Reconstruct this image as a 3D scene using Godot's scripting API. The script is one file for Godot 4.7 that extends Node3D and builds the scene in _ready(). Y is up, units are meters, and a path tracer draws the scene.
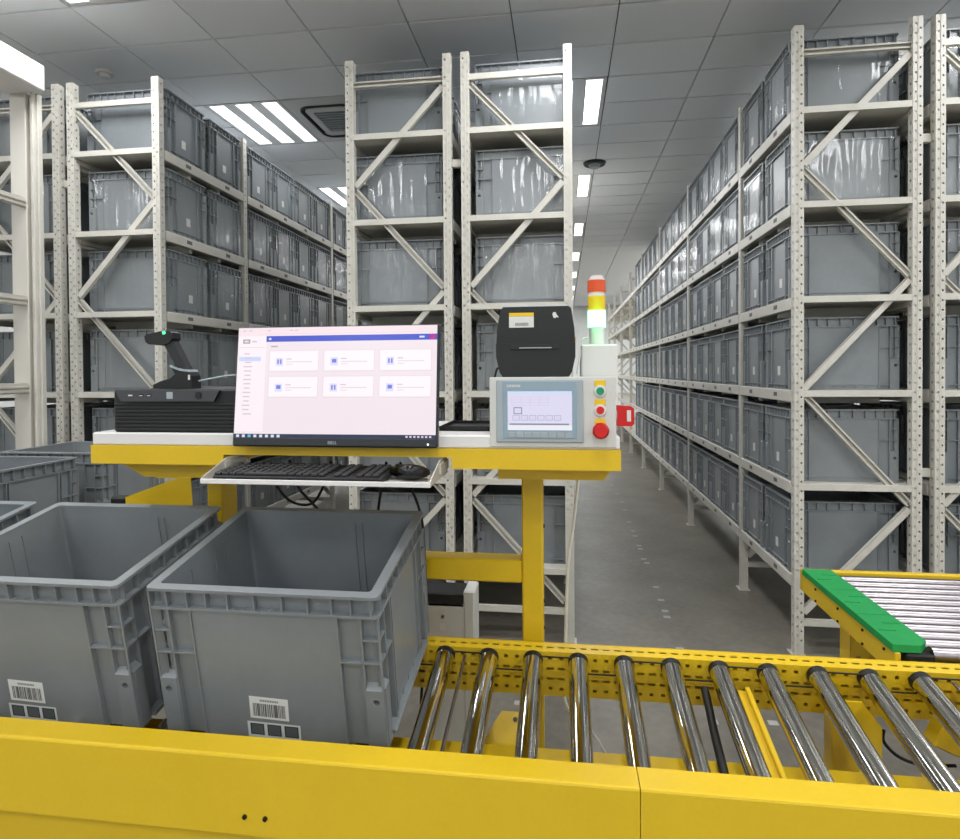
extends Node3D
# A tote-picking station in a warehouse of shelving racks. World: x right along the conveyor, y up, -z down the aisle.

const RACK_Z := 3.306          # distance from the lens to the near end of every rack row
const BAY_A := 0.956
const BAY_B := 1.718
const FRAME_W := 0.6
const POST_W := 0.046
const POST_TOP := 3.215
const SHELVES := [0.39, 0.872, 1.35, 1.83, 2.312, 2.789]
const LEVEL := ["bottom", "second", "third", "fourth", "fifth", "top"]
const ORD := ["first", "second", "third", "fourth", "fifth", "sixth", "seventh", "eighth", "ninth", "tenth", "eleventh", "twelfth", "thirteenth", "fourteenth", "fifteenth", "sixteenth", "seventeenth", "eighteenth"]
const CEIL := 3.495
const TILT := 0.1933
const DECK_Y := 0.7177
const DECK_Z := -1.6424

var used := {}
var M := {}
var rng := RandomNumberGenerator.new()
var bin_parts := {}

# ------------------------------------------------------------------ naming
func numbered(n: String) -> String:
	if not used.has(n):
		used[n] = 0
		return n
	used[n] += 1
	return "%s_%03d" % [n, used[n]]

func tag(o: Node, label: String, category: String, group := "", kind := "") -> Node:
	if label: o.set_meta("label", label)
	if category: o.set_meta("category", category)
	if group: o.set_meta("group", group)
	if kind: o.set_meta("kind", kind)
	return o

func thing(called: String, label: String, category: String, at := Vector3.ZERO, group := "") -> Node3D:
	var o := Node3D.new()
	o.name = numbered(called)
	add_child(o)
	o.position = at
	tag(o, label, category, group)
	return o

func structure(called: String) -> Node3D:
	var o := Node3D.new()
	o.name = numbered(called)
	add_child(o)
	o.set_meta("kind", "structure")
	return o

func part(parent: Node, called: String, what, material: Material, at := Vector3.ZERO, label := "") -> MeshInstance3D:
	var o := MeshInstance3D.new()
	o.name = called
	o.mesh = what.commit() if what is SurfaceTool else what
	o.material_override = material
	o.position = at
	parent.add_child(o, true)
	if label: o.set_meta("label", label)
	return o

# ------------------------------------------------------------------ shapes
func mb() -> SurfaceTool:
	var st := SurfaceTool.new()
	st.begin(Mesh.PRIMITIVE_TRIANGLES)
	return st

func tri(st: SurfaceTool, a: Vector3, b: Vector3, c: Vector3, out: Vector3) -> void:
	var n := (c - a).cross(b - a)
	if n.length_squared() < 1e-18: return
	n = n.normalized()
	if n.dot(out) < 0.0:
		var t := b
		b = c
		c = t
		n = -n
	for p in [a, b, c]:
		st.set_normal(n)
		st.add_vertex(p)

func quad(st: SurfaceTool, a: Vector3, b: Vector3, c: Vector3, d: Vector3, out: Vector3) -> void:
	tri(st, a, b, c, out)
	tri(st, a, c, d, out)

# smooth-shaded quad with a normal per corner
func squad(st: SurfaceTool, p: Array, n: Array) -> void:
	var o: Vector3 = n[0] + n[1] + n[2] + n[3]
	for f in [[0, 1, 2], [0, 2, 3]]:
		var g: Vector3 = (p[f[2]] - p[f[0]]).cross(p[f[1]] - p[f[0]])
		var order: Array = f if g.dot(o) >= 0.0 else [f[0], f[2], f[1]]
		for i in order:
			st.set_normal(n[i])
			st.add_vertex(p[i])

func box(st: SurfaceTool, a: Vector3, b: Vector3, xf := Transform3D.IDENTITY) -> void:
	var lo := Vector3(minf(a.x, b.x), minf(a.y, b.y), minf(a.z, b.z))
	var hi := Vector3(maxf(a.x, b.x), maxf(a.y, b.y), maxf(a.z, b.z))
	var c := []
	for i in 8:
		c.append(xf * Vector3(hi.x if i & 1 else lo.x, hi.y if i & 2 else lo.y, hi.z if i & 4 else lo.z))
	var mid: Vector3 = xf * ((lo + hi) * 0.5)
	for f in [[0, 1, 3, 2], [4, 5, 7, 6], [0, 1, 5, 4], [2, 3, 7, 6], [0, 2, 6, 4], [1, 3, 7, 5]]:
		var fc: Vector3 = (c[f[0]] + c[f[1]] + c[f[2]] + c[f[3]]) * 0.25
		quad(st, c[f[0]], c[f[1]], c[f[2]], c[f[3]], fc - mid)

# box with chamfered edges
func bevel(st: SurfaceTool, a: Vector3, b: Vector3, e: float, xf := Transform3D.IDENTITY) -> void:
	var lo := Vector3(minf(a.x, b.x), minf(a.y, b.y), minf(a.z, b.z))
	var hi := Vector3(maxf(a.x, b.x), maxf(a.y, b.y), maxf(a.z, b.z))
	var mid := (lo + hi) * 0.5
	var h := (hi - lo) * 0.5
	var pt := func(s: Vector3, ax: int) -> Vector3:
		var q := Vector3(s.x * (h.x - e), s.y * (h.y - e), s.z * (h.z - e))
		q[ax] = s[ax] * h[ax]
		return xf * (mid + q)
	var o: Vector3 = xf * mid
	for ax in 3:
		var u := (ax + 1) % 3
		var v := (ax + 2) % 3
		for s in [-1.0, 1.0]:
			var k := []
			for t in [[-1, -1], [1, -1], [1, 1], [-1, 1]]:
				var sv := Vector3.ZERO
				sv[ax] = s
				sv[u] = t[0]
				sv[v] = t[1]
				k.append(pt.call(sv, ax))
			quad(st, k[0], k[1], k[2], k[3], (k[0] + k[2]) * 0.5 - o)
		# edges running along ax
		for su in [-1.0, 1.0]:
			for sv2 in [-1.0, 1.0]:
				var p := []
				for w in [[-1.0, u], [1.0, u], [1.0, v], [-1.0, v]]:
					var s3 := Vector3.ZERO
					s3[ax] = w[0]
					s3[u] = su
					s3[v] = sv2
					p.append(pt.call(s3, w[1]))
				quad(st, p[0], p[1], p[2], p[3], (p[0] + p[2]) * 0.5 - o)
	for i in 8:
		var s4 := Vector3(1 if i & 1 else -1, 1 if i & 2 else -1, 1 if i & 4 else -1)
		var p0: Vector3 = pt.call(s4, 0)
		tri(st, p0, pt.call(s4, 1), pt.call(s4, 2), p0 - o)

func cyl(st: SurfaceTool, a: Vector3, b: Vector3, r0: float, r1: float, n := 16, caps := true) -> void:
	var ax := (b - a).normalized()
	var u := ax.cross(Vector3.UP if absf(ax.y) < 0.9 else Vector3.RIGHT).normalized()
	var v := ax.cross(u)
	for i in n:
		var t0 := TAU * i / n
		var t1 := TAU * (i + 1) / n
		var d0 := u * cos(t0) + v * sin(t0)
		var d1 := u * cos(t1) + v * sin(t1)
		squad(st, [a + d0 * r0, a + d1 * r0, b + d1 * r1, b + d0 * r1], [d0, d1, d1, d0])
		if caps:
			tri(st, a, a + d0 * r0, a + d1 * r0, -ax)
			tri(st, b, b + d0 * r1, b + d1 * r1, ax)

func tube(st: SurfaceTool, pts: Array, r: float, n := 8) -> void:
	var c := Curve3D.new()
	for i in pts.size():
		var t: Vector3 = (pts[mini(i + 1, pts.size() - 1)] - pts[maxi(i - 1, 0)]) / 6.0
		c.add_point(pts[i], -t, t)
	var path := []
	var steps := pts.size() * 6
	for i in steps + 1:
		path.append(c.sample_baked(c.get_baked_length() * i / steps, true))
	var rings := []
	var up := Vector3(0.31, 0.9, 0.22).normalized()
	for i in path.size():
		var d: Vector3 = (path[mini(i + 1, path.size() - 1)] - path[maxi(i - 1, 0)]).normalized()
		var u := d.cross(up).normalized()
		up = u.cross(d).normalized()
		var ring := []
		for k in n:
			var a := TAU * k / n
			ring.append(u * cos(a) + up * sin(a))
		rings.append(ring)
	for i in path.size() - 1:
		for k in n:
			var k1 := (k + 1) % n
			squad(st, [path[i] + rings[i][k] * r, path[i] + rings[i][k1] * r, path[i + 1] + rings[i + 1][k1] * r, path[i + 1] + rings[i + 1][k] * r], [rings[i][k], rings[i][k1], rings[i + 1][k1], rings[i + 1][k]])

# outline in x,y pushed along z by depth, then placed by xf
func prism(st: SurfaceTool, poly: PackedVector2Array, depth: float, xf := Transform3D.IDENTITY) -> void:
	var mid := Vector2.ZERO
	for p in poly: mid += p / poly.size()
	var idx := Geometry2D.triangulate_polygon(poly)
	var zf := xf.basis.z.normalized()
	for i in range(0, idx.size(), 3):
		for z in [0.0, depth]:
			var a := poly[idx[i]]
			var b := poly[idx[i + 1]]
			var c := poly[idx[i + 2]]
			tri(st, xf * Vector3(a.x, a.y, z), xf * Vector3(b.x, b.y, z), xf * Vector3(c.x, c.y, z), zf * (1.0 if z > 0.0 else -1.0) * signf(depth))
	var cw := Geometry2D.is_polygon_clockwise(poly)
	for i in poly.size():
		var p := poly[i]
		var q := poly[(i + 1) % poly.size()]
		var e := q - p
		var n2 := Vector2(e.y, -e.x) * (-1.0 if cw else 1.0)
		quad(st, xf * Vector3(p.x, p.y, 0), xf * Vector3(q.x, q.y, 0), xf * Vector3(q.x, q.y, depth), xf * Vector3(p.x, p.y, depth), xf.basis * Vector3(n2.x, n2.y, 0))

func rrect(w: float, d: float, r: float, n := 4) -> PackedVector2Array:
	var o := PackedVector2Array()
	for c in [[1, 1, 0.0], [-1, 1, 0.25], [-1, -1, 0.5], [1, -1, 0.75]]:
		for i in n + 1:
			var a: float = TAU * (c[2] + 0.25 * i / n)
			o.append(Vector2(c[0] * (w * 0.5 - r), c[1] * (d * 0.5 - r)) + Vector2(cos(a), sin(a)) * r)
	return o

# a horizontal ring between two rounded outlines
func ring(st: SurfaceTool, outer: PackedVector2Array, inner: PackedVector2Array, y0: float, y1: float) -> void:
	for i in outer.size():
		var j := (i + 1) % outer.size()
		var a := outer[i]
		var b := outer[j]
		var c := inner[j]
		var d := inner[i]
		quad(st, Vector3(a.x, y1, a.y), Vector3(b.x, y1, b.y), Vector3(c.x, y1, c.y), Vector3(d.x, y1, d.y), Vector3.UP)
		quad(st, Vector3(a.x, y0, a.y), Vector3(b.x, y0, b.y), Vector3(c.x, y0, c.y), Vector3(d.x, y0, d.y), Vector3.DOWN)
		var o := Vector3(a.x + b.x, 0, a.y + b.y)
		quad(st, Vector3(a.x, y0, a.y), Vector3(b.x, y0, b.y), Vector3(b.x, y1, b.y), Vector3(a.x, y1, a.y), o)
		quad(st, Vector3(c.x, y0, c.y), Vector3(d.x, y0, d.y), Vector3(d.x, y1, d.y), Vector3(c.x, y1, c.y), -o)

# flat plate with a column of openings: o + u*(0..w) + v*(0..h), holes [u centre, v centre, half u, half v] sorted per column
func plate(st: SurfaceTool, o: Vector3, u: Vector3, v: Vector3, w: float, h: float, cols: Array, out: Vector3) -> void:
	var x := 0.0
	for c in cols:
		var x0: float = c.u - c.hu
		var x1: float = c.u + c.hu
		quad(st, o + u * x, o + u * x0, o + u * x0 + v * h, o + u * x + v * h, out)
		var y := 0.0
		for k in c.vs:
			quad(st, o + u * x0 + v * y, o + u * x1 + v * y, o + u * x1 + v * (k - c.hv), o + u * x0 + v * (k - c.hv), out)
			y = k + c.hv
		quad(st, o + u * x0 + v * y, o + u * x1 + v * y, o + u * x1 + v * h, o + u * x0 + v * h, out)
		x = x1
	quad(st, o + u * x, o + u * w, o + u * w + v * h, o + u * x + v * h, out)

# rectangle carrying texture coordinates
func card(o: Vector3, u: Vector3, v: Vector3) -> ArrayMesh:
	var st := mb()
	var n := u.cross(v).normalized()
	for t in [[0, 0], [0, 1], [1, 1], [0, 0], [1, 1], [1, 0]]:
		st.set_normal(n)
		st.set_uv(Vector2(t[0], 1 - t[1]))
		st.add_vertex(o + u * t[0] + v * t[1])
	return st.commit()

func lettering(parent: Node, words: String, height: float, at: Vector3, material: Material, turn := Vector3.ZERO) -> void:
	var t := TextMesh.new()
	var f := SystemFont.new()
	f.font_names = PackedStringArray(["Droid Sans"])
	f.font_weight = 700
	t.font = f
	t.font_size = 32
	t.text = words
	t.pixel_size = height / 23.0
	t.depth = 0.0004
	var o := MeshInstance3D.new()
	o.name = "lettering"
	o.mesh = t
	o.material_override = material
	o.position = at
	o.rotation = turn
	parent.add_child(o, true)

# ------------------------------------------------------------------ materials
func mat(c: Color, rough: float, metal := 0.0) -> StandardMaterial3D:
	var m := StandardMaterial3D.new()
	m.albedo_color = c
	m.roughness = rough
	m.metallic = metal
	return m

func glow(c: Color, e: float) -> StandardMaterial3D:
	var m := mat(c, 0.5)
	m.emission_enabled = true
	m.emission = c
	m.emission_energy_multiplier = e
	return m

# colour speckle and patches from two noises, tiled over the surface
func grain(lo: Color, hi: Color, size: int, coarse: float, fine: float, mix: float, key: int) -> ImageTexture:
	var a := FastNoiseLite.new()
	a.seed = key
	a.frequency = coarse
	a.fractal_octaves = 4
	var b := FastNoiseLite.new()
	b.seed = key + 7
	b.frequency = fine
	b.fractal_octaves = 2
	var ia := a.get_seamless_image(size, size)
	var ib := b.get_seamless_image(size, size)
	var im := Image.create(size, size, false, Image.FORMAT_RGB8)
	for y in size:
		for x in size:
			im.set_pixel(x, y, lo.lerp(hi, clampf(lerpf(ia.get_pixel(x, y).r, ib.get_pixel(x, y).r, mix), 0, 1)))
	return ImageTexture.create_from_image(im)

func tiled(m: StandardMaterial3D, t: Texture2D, scale: float) -> StandardMaterial3D:
	m.albedo_color = Color.WHITE
	m.albedo_texture = t
	m.uv1_triplanar = true
	m.uv1_world_triplanar = true
	m.uv1_scale = Vector3.ONE * scale
	return m

func make_materials() -> void:
	M.floor = tiled(mat(Color.WHITE, 0.42), grain(Color(0.365, 0.35, 0.318), Color(0.53, 0.51, 0.468), 512, 0.008, 0.09, 0.35, 3), 0.35)
	M.wall = tiled(mat(Color.WHITE, 0.8), grain(Color(0.92, 0.93, 0.92), Color(0.95, 0.96, 0.95), 128, 0.02, 0.2, 0.5, 5), 0.6)
	M.tile = []
	for k in 3:
		M.tile.append(mat(Color(0.925 + 0.008 * k, 0.935 + 0.008 * k, 0.95 + 0.008 * k), 0.6))
	M.slab = mat(Color(0.26, 0.27, 0.28), 0.9)
	M.rack = tiled(mat(Color.WHITE, 0.45), grain(Color(0.76, 0.748, 0.71), Color(0.83, 0.818, 0.78), 256, 0.02, 0.2, 0.4, 9), 1.1)
	M.deck = mat(Color(0.70, 0.71, 0.71), 0.5)
	M.bin = []
	for k in 3:
		var c: Color = [Color(0.505, 0.528, 0.542), Color(0.482, 0.507, 0.523), Color(0.52, 0.54, 0.55)][k]
		M.bin.append(tiled(mat(c, 0.36), grain(c.darkened(0.06), c.lightened(0.03), 128, 0.015, 0.15, 0.3, 20 + k), 1.7))
	M.film = mat(Color(0.9, 0.93, 0.95, 0.04), 0.13)
	M.film.metallic_specular = 0.6
	M.film.transparency = BaseMaterial3D.TRANSPARENCY_ALPHA
	M.film.cull_mode = BaseMaterial3D.CULL_DISABLED
	M.side_film = M.film.duplicate()
	M.side_film.metallic_specular = 0.3
	M.side_film.roughness = 0.12
	M.yellow = tiled(mat(Color.WHITE, 0.33), grain(Color(0.835, 0.70, 0.115), Color(0.87, 0.73, 0.145), 256, 0.01, 0.25, 0.4, 31), 1.3)
	M.steel = mat(Color(0.80, 0.79, 0.77), 0.08, 1.0)
	M.zinc = mat(Color(0.60, 0.575, 0.585), 0.3, 1.0)
	M.black = mat(Color(0.07, 0.072, 0.08), 0.5)
	M.blackgloss = mat(Color(0.02, 0.021, 0.024), 0.2)
	M.charcoal = mat(Color(0.14, 0.15, 0.165), 0.5)
	M.graphite = mat(Color(0.24, 0.25, 0.265), 0.5)
	M.printer = mat(Color(0.07, 0.088, 0.092), 0.4)
	M.rubber = mat(Color(0.03, 0.03, 0.03), 0.6)
	M.white = mat(Color(0.87, 0.86, 0.85), 0.4)
	M.offwhite = mat(Color(0.80, 0.80, 0.78), 0.4)
	M.grey = mat(Color(0.62, 0.66, 0.68), 0.4)
	M.bluegrey = mat(Color(0.55, 0.63, 0.68), 0.35)
	M.green = tiled(mat(Color.WHITE, 0.55), grain(Color(0.03, 0.52, 0.24), Color(0.06, 0.60, 0.30), 128, 0.03, 0.3, 0.6, 41), 3.0)
	M.red = mat(Color(0.80, 0.09, 0.09), 0.35)
	M.signal_red = mat(Color(0.85, 0.30, 0.10), 0.3)
	M.signal_yellow = mat(Color(0.90, 0.72, 0.06), 0.3)
	M.tag_yellow = mat(Color(0.90, 0.74, 0.10), 0.5)
	M.button_green = mat(Color(0.04, 0.55, 0.38), 0.35)
	M.shelf_tag = mat(Color(0.40, 0.40, 0.39), 0.6)
	M.worn = mat(Color(0.68, 0.68, 0.66), 0.7)
	M.ink = mat(Color(0.16, 0.17, 0.18), 0.7)
	M.cable_white = mat(Color(0.82, 0.82, 0.80), 0.4)
	M.alu = mat(Color(0.80, 0.785, 0.75), 0.38, 0.35)
	M.paper = mat(Color(0.85, 0.85, 0.83), 0.7)

func from_image(im: Image) -> ImageTexture:
	return ImageTexture.create_from_image(im)

func draw_barcode(key: int) -> StandardMaterial3D:
	var im := Image.create(160, 96, false, Image.FORMAT_RGB8)
	im.fill(Color(0.88, 0.89, 0.88))
	rng.seed = key
	var x := 14
	while x < 146:
		var w := rng.randi_range(1, 4)
		im.fill_rect(Rect2i(x, 30, mini(w, 146 - x), 56), Color(0.13, 0.13, 0.14))
		x += w + rng.randi_range(1, 3)
	x = 44
	while x < 116:
		im.fill_rect(Rect2i(x, 12, 5, 9), Color(0.5, 0.5, 0.5))
		x += 7
	var m := mat(Color.WHITE, 0.5)
	m.albedo_texture = from_image(im)
	return m

func draw_frames() -> StandardMaterial3D:
	var im := Image.create(192, 72, false, Image.FORMAT_RGB8)
	im.fill(Color(0.84, 0.86, 0.86))
	for k in 3:
		im.fill_rect(Rect2i(10 + k * 62, 8, 50, 50), Color(0.14, 0.15, 0.16))
		im.fill_rect(Rect2i(14 + k * 62, 12, 42, 42), Color(0.33, 0.36, 0.38))
	var m := mat(Color.WHITE, 0.5)
	m.albedo_texture = from_image(im)
	return m

func draw_desktop() -> Image:
	var im := Image.create(640, 360, false, Image.FORMAT_RGB8)
	im.fill(Color(0.955, 0.905, 0.93))
	im.fill_rect(Rect2i(0, 0, 640, 28), Color(0.97, 0.90, 0.925))
	for x in [14, 34, 96, 170, 186]: im.fill_rect(Rect2i(x, 8, 12, 4), Color(0.88, 0.81, 0.84))
	im.fill_rect(Rect2i(70, 20, 560, 2), Color(0.93, 0.87, 0.89))
	im.fill_rect(Rect2i(0, 28, 94, 310), Color(0.99, 0.945, 0.965))
	im.fill_rect(Rect2i(94, 28, 546, 19), Color(0.27, 0.34, 0.80))
	im.fill_rect(Rect2i(102, 34, 8, 7), Color(0.85, 0.88, 1.0))
	im.fill_rect(Rect2i(585, 34, 16, 6), Color(0.85, 0.88, 1.0))
	im.fill_rect(Rect2i(617, 30, 17, 15), Color(0.78, 0.12, 0.55))
	im.fill_rect(Rect2i(16, 38, 24, 14), Color(0.66, 0.63, 0.69))
	im.fill_rect(Rect2i(21, 42, 14, 6), Color(0.9, 0.88, 0.92))
	im.fill_rect(Rect2i(46, 43, 16, 5), Color(0.84, 0.79, 0.83))
	im.fill_rect(Rect2i(6, 64, 84, 2), Color(0.90, 0.84, 0.88))
	im.fill_rect(Rect2i(110, 60, 22, 5), Color(0.74, 0.70, 0.73))
	im.fill_rect(Rect2i(6, 96, 72, 14), Color(0.80, 0.85, 0.98))
	for k in 15:
		im.fill_rect(Rect2i(22 + (k % 3) * 2, 84 + k * 14, 18 + (k * 7) % 11, 4), Color(0.84, 0.79, 0.83))
	for r in 2:
		for c in 3:
			var o := Vector2i(108 + c * 178, 78 + r * 84)
			im.fill_rect(Rect2i(o.x - 3, o.y - 3, 164, 72), Color(0.93, 0.875, 0.90))
			im.fill_rect(Rect2i(o.x, o.y, 158, 64), Color(1.0, 0.965, 0.985))
			im.fill_rect(Rect2i(o.x + 20, o.y + 22, 24, 26), Color(0.88, 0.88, 1.0))
			if (r + c) % 2 == 0:
				im.fill_rect(Rect2i(o.x + 25, o.y + 27, 5, 15), Color(0.52, 0.50, 0.82))
				im.fill_rect(Rect2i(o.x + 34, o.y + 27, 5, 15), Color(0.52, 0.50, 0.82))
			else:
				im.fill_rect(Rect2i(o.x + 25, o.y + 27, 14, 12), Color(0.45, 0.50, 0.88))
			im.fill_rect(Rect2i(o.x + 54, o.y + 24, 18, 4), Color(0.85, 0.81, 0.85))
			im.fill_rect(Rect2i(o.x + 54, o.y + 34, 84, 3), Color(0.89, 0.85, 0.88))
			im.fill_rect(Rect2i(o.x + 54, o.y + 42, 22, 3), Color(0.91, 0.87, 0.90))
	im.fill_rect(Rect2i(0, 346, 640, 14), Color(0.16, 0.20, 0.30))
	for k in 8: im.fill_rect(Rect2i(8 + k * 19, 348, 10, 9), Color(0.86, 0.87, 0.92) if k != 2 else Color(0.4, 0.75, 0.85))
	for k in 7: im.fill_rect(Rect2i(548 + k * 12, 349, 7, 6), Color(0.86, 0.80, 0.88))
	return im

func draw_panel() -> Image:
	var im := Image.create(256, 160, false, Image.FORMAT_RGB8)
	im.fill(Color(0.86, 0.85, 0.94))
	im.fill_rect(Rect2i(0, 0, 256, 12), Color(0.80, 0.86, 0.96))
	for k in 4: im.fill_rect(Rect2i(16, 24 + k * 11, 150, 1), Color(0.80, 0.72, 0.80))
	for k in 5: im.fill_rect(Rect2i(16 + k * 37, 24, 1, 34), Color(0.80, 0.72, 0.80))
	im.fill_rect(Rect2i(24, 66, 34, 28), Color(0.45, 0.46, 0.56))
	im.fill_rect(Rect2i(27, 69, 28, 22), Color(0.84, 0.84, 0.93))
	for k in 6:
		im.fill_rect(Rect2i(20 + k * 33, 98, 28, 22), Color(0.66, 0.66, 0.76))
		im.fill_rect(Rect2i(22 + k * 33, 100, 24, 18), Color(0.84, 0.83, 0.92))
	im.fill_rect(Rect2i(8, 132, 236, 6), Color(0.52, 0.52, 0.58))
	im.fill_rect(Rect2i(0, 140, 256, 20), Color(0.92, 0.92, 0.95))
	return im

# ------------------------------------------------------------------ start
func _ready() -> void:
	rng.seed = 11
	# camera: eye height 1.477 m, turned a little left of the aisle, lens shifted down
	var cam := Camera3D.new()
	cam.name = "camera"
	cam.projection = Camera3D.PROJECTION_FRUSTUM
	cam.near = 0.05
	cam.far = 60.0
	cam.size = 0.05 * 839.0 / 610.84
	cam.frustum_offset = Vector2(0, -0.05 * 40.27 / 610.84)
	cam.transform = Transform3D(Basis(Vector3.UP, 0.1359) * Basis(Vector3.RIGHT, -0.0135) * Basis(Vector3.BACK, -0.0071), Vector3(0, 1.4773, 0))
	add_child(cam)
	cam.current = true
	var we := WorldEnvironment.new()
	we.name = "environment"
	var e := Environment.new()
	e.background_mode = Environment.BG_COLOR
	e.background_color = Color(0.02, 0.02, 0.02)
	e.ambient_light_source = Environment.AMBIENT_SOURCE_DISABLED
	e.tonemap_mode = Environment.TONE_MAPPER_LINEAR
	e.tonemap_exposure = 1.06
	e.sdfgi_enabled = true
	e.ssao_enabled = true
	e.ssil_enabled = true
	we.environment = e
	add_child(we)
	make_materials()
	build_room()
	build_ceiling()
	build_bin_meshes()
	build_racks()
	build_conveyor()
	build_totes()
	build_side_conveyor()
	build_desk()
	build_desk_things()
	build_lift()
	build_floor_things()

# ------------------------------------------------------------------ the room
func build_room() -> void:
	var f := structure("floor")
	var st := mb()
	box(st, Vector3(-7.2, -0.2, -19.8), Vector3(6.2, 0, 7.2))
	part(f, "slab", st, M.floor)
	for w in [["wall_left", Vector3(-7.2, 0, -19.8), Vector3(-7.0, CEIL + 0.3, 7.2)], ["wall_right", Vector3(6.0, 0, -19.8), Vector3(6.2, CEIL + 0.3, 7.2)], ["wall_far", Vector3(-7.0, 0, -19.8), Vector3(6.0, CEIL + 0.3, -19.6)], ["wall_back", Vector3(-7.0, 0, 7.0), Vector3(6.0, CEIL + 0.3, 7.2)]]:
		var s := mb()
		box(s, w[1], w[2])
		part(structure(w[0]), "panel", s, M.wall)

func build_ceiling() -> void:
	var c := structure("ceiling")
	var st := mb()
	box(st, Vector3(-7.2, CEIL + 0.022, -19.8), Vector3(6.2, CEIL + 0.3, 7.2))
	part(c, "slab", st, M.slab)
	var meshes := []
	var s := mb()
	bevel(s, Vector3(0.0035, 0, -0.009), Vector3(0.5965, 0.02, -0.4107), 0.002)
	meshes.append(s.commit())
	var rest := mb()
	var cols := range(-8, 15)
	for j in range(-25, 39):
		for i in cols:
			var x: float = -2.6836 + 0.6 * i
			var z := -(3.4741 + 0.4197 * j)
			if x < -7.0 or x + 0.6 > 6.02 or z > 6.98 or z - 0.42 < -19.6: continue
			if is_light_cell(i, j): continue
			if i == 1 and (j == 2 or j == 3): continue
			var d := -z
			var seen: bool = d > 2.6 and d < 10.3 and x > -1.0 * d - 0.6 and x < 0.66 * d
			if seen:
				part(c, "tile", meshes[0], M.tile[(i * 7 + j * 5 + 70) % 3], Vector3(x, CEIL, z))
			else:
				box(rest, Vector3(x + 0.006, CEIL, z - 0.003), Vector3(x + 0.594, CEIL + 0.02, z - 0.4167))
	var o := part(c, "far_tiles", rest, M.tile[1])
	o.set_meta("kind", "stuff")
	# light fittings: three glowing strips in a white tray, every fourth column and fifth row
	var tray := mb()
	for g in [[0.006, 0.03], [0.15, 0.238], [0.358, 0.446], [0.566, 0.594]]:
		box(tray, Vector3(g[0], 0, -0.006), Vector3(g[1], 0.02, -0.834))
	for g in [[-0.006, -0.03], [-0.81, -0.834]]:
		box(tray, Vector3(0.006, 0.001, g[0]), Vector3(0.594, 0.02, g[1]))
	var tray_mesh := tray.commit()
	var strip := mb()
	bevel(strip, Vector3(-0.06, 0.003, -0.03), Vector3(0.06, 0.018, -0.81), 0.002)
	var strip_mesh := strip.commit()
	var light_white := mat(Color(0.82, 0.82, 0.82), 0.5)
	var lamp := glow(Color(1.0, 1.0, 1.0), 2.2)
	var rowname := {-1: "at the near edge of the picture", 0: "nearest"}
	var colname := {-4: "beyond the far left racks", 0: "over the left aisle", 4: "over the main aisle", 8: "beyond the right racks", 12: "by the right wall"}
	for i in [-4, 0, 4, 8, 12]:
		for r in range(-5, 7):
			var j := 2 + r * 5
			var x: float = -2.6836 + 0.6 * i
			var z := -(3.4741 + 0.4197 * j)
			if z > 6.9: continue
			var where: String = "behind the picker, row %s" % ORD[-r] if r < 0 else "row %s from the station" % ORD[r]
			var t := thing("ceiling_light", "three-strip white ceiling light %s, %s" % [colname[i], where], "ceiling light", Vector3(x, CEIL, z), "ceiling lights")
			part(t, "tray", tray_mesh, light_white)
			for k in 3: part(t, "light_strip", strip_mesh, lamp, Vector3(0.09 + 0.2115 * k, 0, 0))
			var a := AreaLight3D.new()
			a.name = "light"
			a.area_size = Vector2(0.55, 0.78)
			a.light_energy = 2.2
			a.light_color = Color(0.985, 0.99, 1.0)
			a.area_range = 30.0
			a.shadow_enabled = true
			t.add_child(a)
			a.position = Vector3(0.3, -0.012, -0.42)
			a.rotation = Vector3(-PI / 2, 0, 0)
	# round smoke detector
	var sd := thing("smoke_detector", "small round white smoke detector on the ceiling above the left rack", "smoke detector", Vector3(-3.03, CEIL, -3.74))
	s = mb()
	cyl(s, Vector3(0, 0, 0), Vector3(0, -0.018, 0), 0.056, 0.053, 24)
	part(sd, "base", s, M.white)
	s = mb()
	cyl(s, Vector3(0, -0.018, 0), Vector3(0, -0.038, 0), 0.034, 0.026, 24)
	part(sd, "dome", s, M.white)
	# flat round sensor further down the aisle
	var dv := thing("ceiling_sensor", "dark flat round sensor on the ceiling over the main aisle", "sensor", Vector3(0.31, CEIL, -6.07))
	s = mb()
	cyl(s, Vector3(0, 0, 0), Vector3(0, -0.022, 0), 0.11, 0.10, 28)
	part(dv, "base", s, M.charcoal)
	s = mb()
	cyl(s, Vector3(0, -0.022, 0), Vector3(0, -0.05, 0), 0.06, 0.045, 24)
	part(dv, "cover", s, M.grey)
	# air cassette
	var ac := thing("air_vent", "square ceiling air cassette with dark rounded slot over the left aisle", "air vent", Vector3(-1.784, CEIL, -4.7334))
	s = mb()
	ring(s, rrect(0.588, 0.828, 0.01, 1), rrect(0.43, 0.6, 0.09, 1), -0.004, 0.02)
	part(ac, "face_plate", s, light_white)
	s = mb()
	ring(s, rrect(0.43, 0.6, 0.09, 5), rrect(0.405, 0.575, 0.08, 5), -0.016, 0.02)
	part(ac, "slot_frame", s, M.charcoal)
	s = mb()
	box(s, Vector3(-0.215, 0.016, -0.3), Vector3(0.215, 0.02, 0.3))
	part(ac, "recess", s, M.black)
	s = mb()
	ring(s, rrect(0.36, 0.53, 0.06, 4), rrect(0.26, 0.40, 0.03, 4), -0.01, 0.008)
	part(ac, "deflector", s, light_white)
	for k in 9:
		s = mb()
		box(s, Vector3(-0.125, 0.0, -0.19 + k * 0.044), Vector3(0.125, 0.008, -0.172 + k * 0.044))
		part(ac, "grille_bar", s, M.grey)

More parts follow.
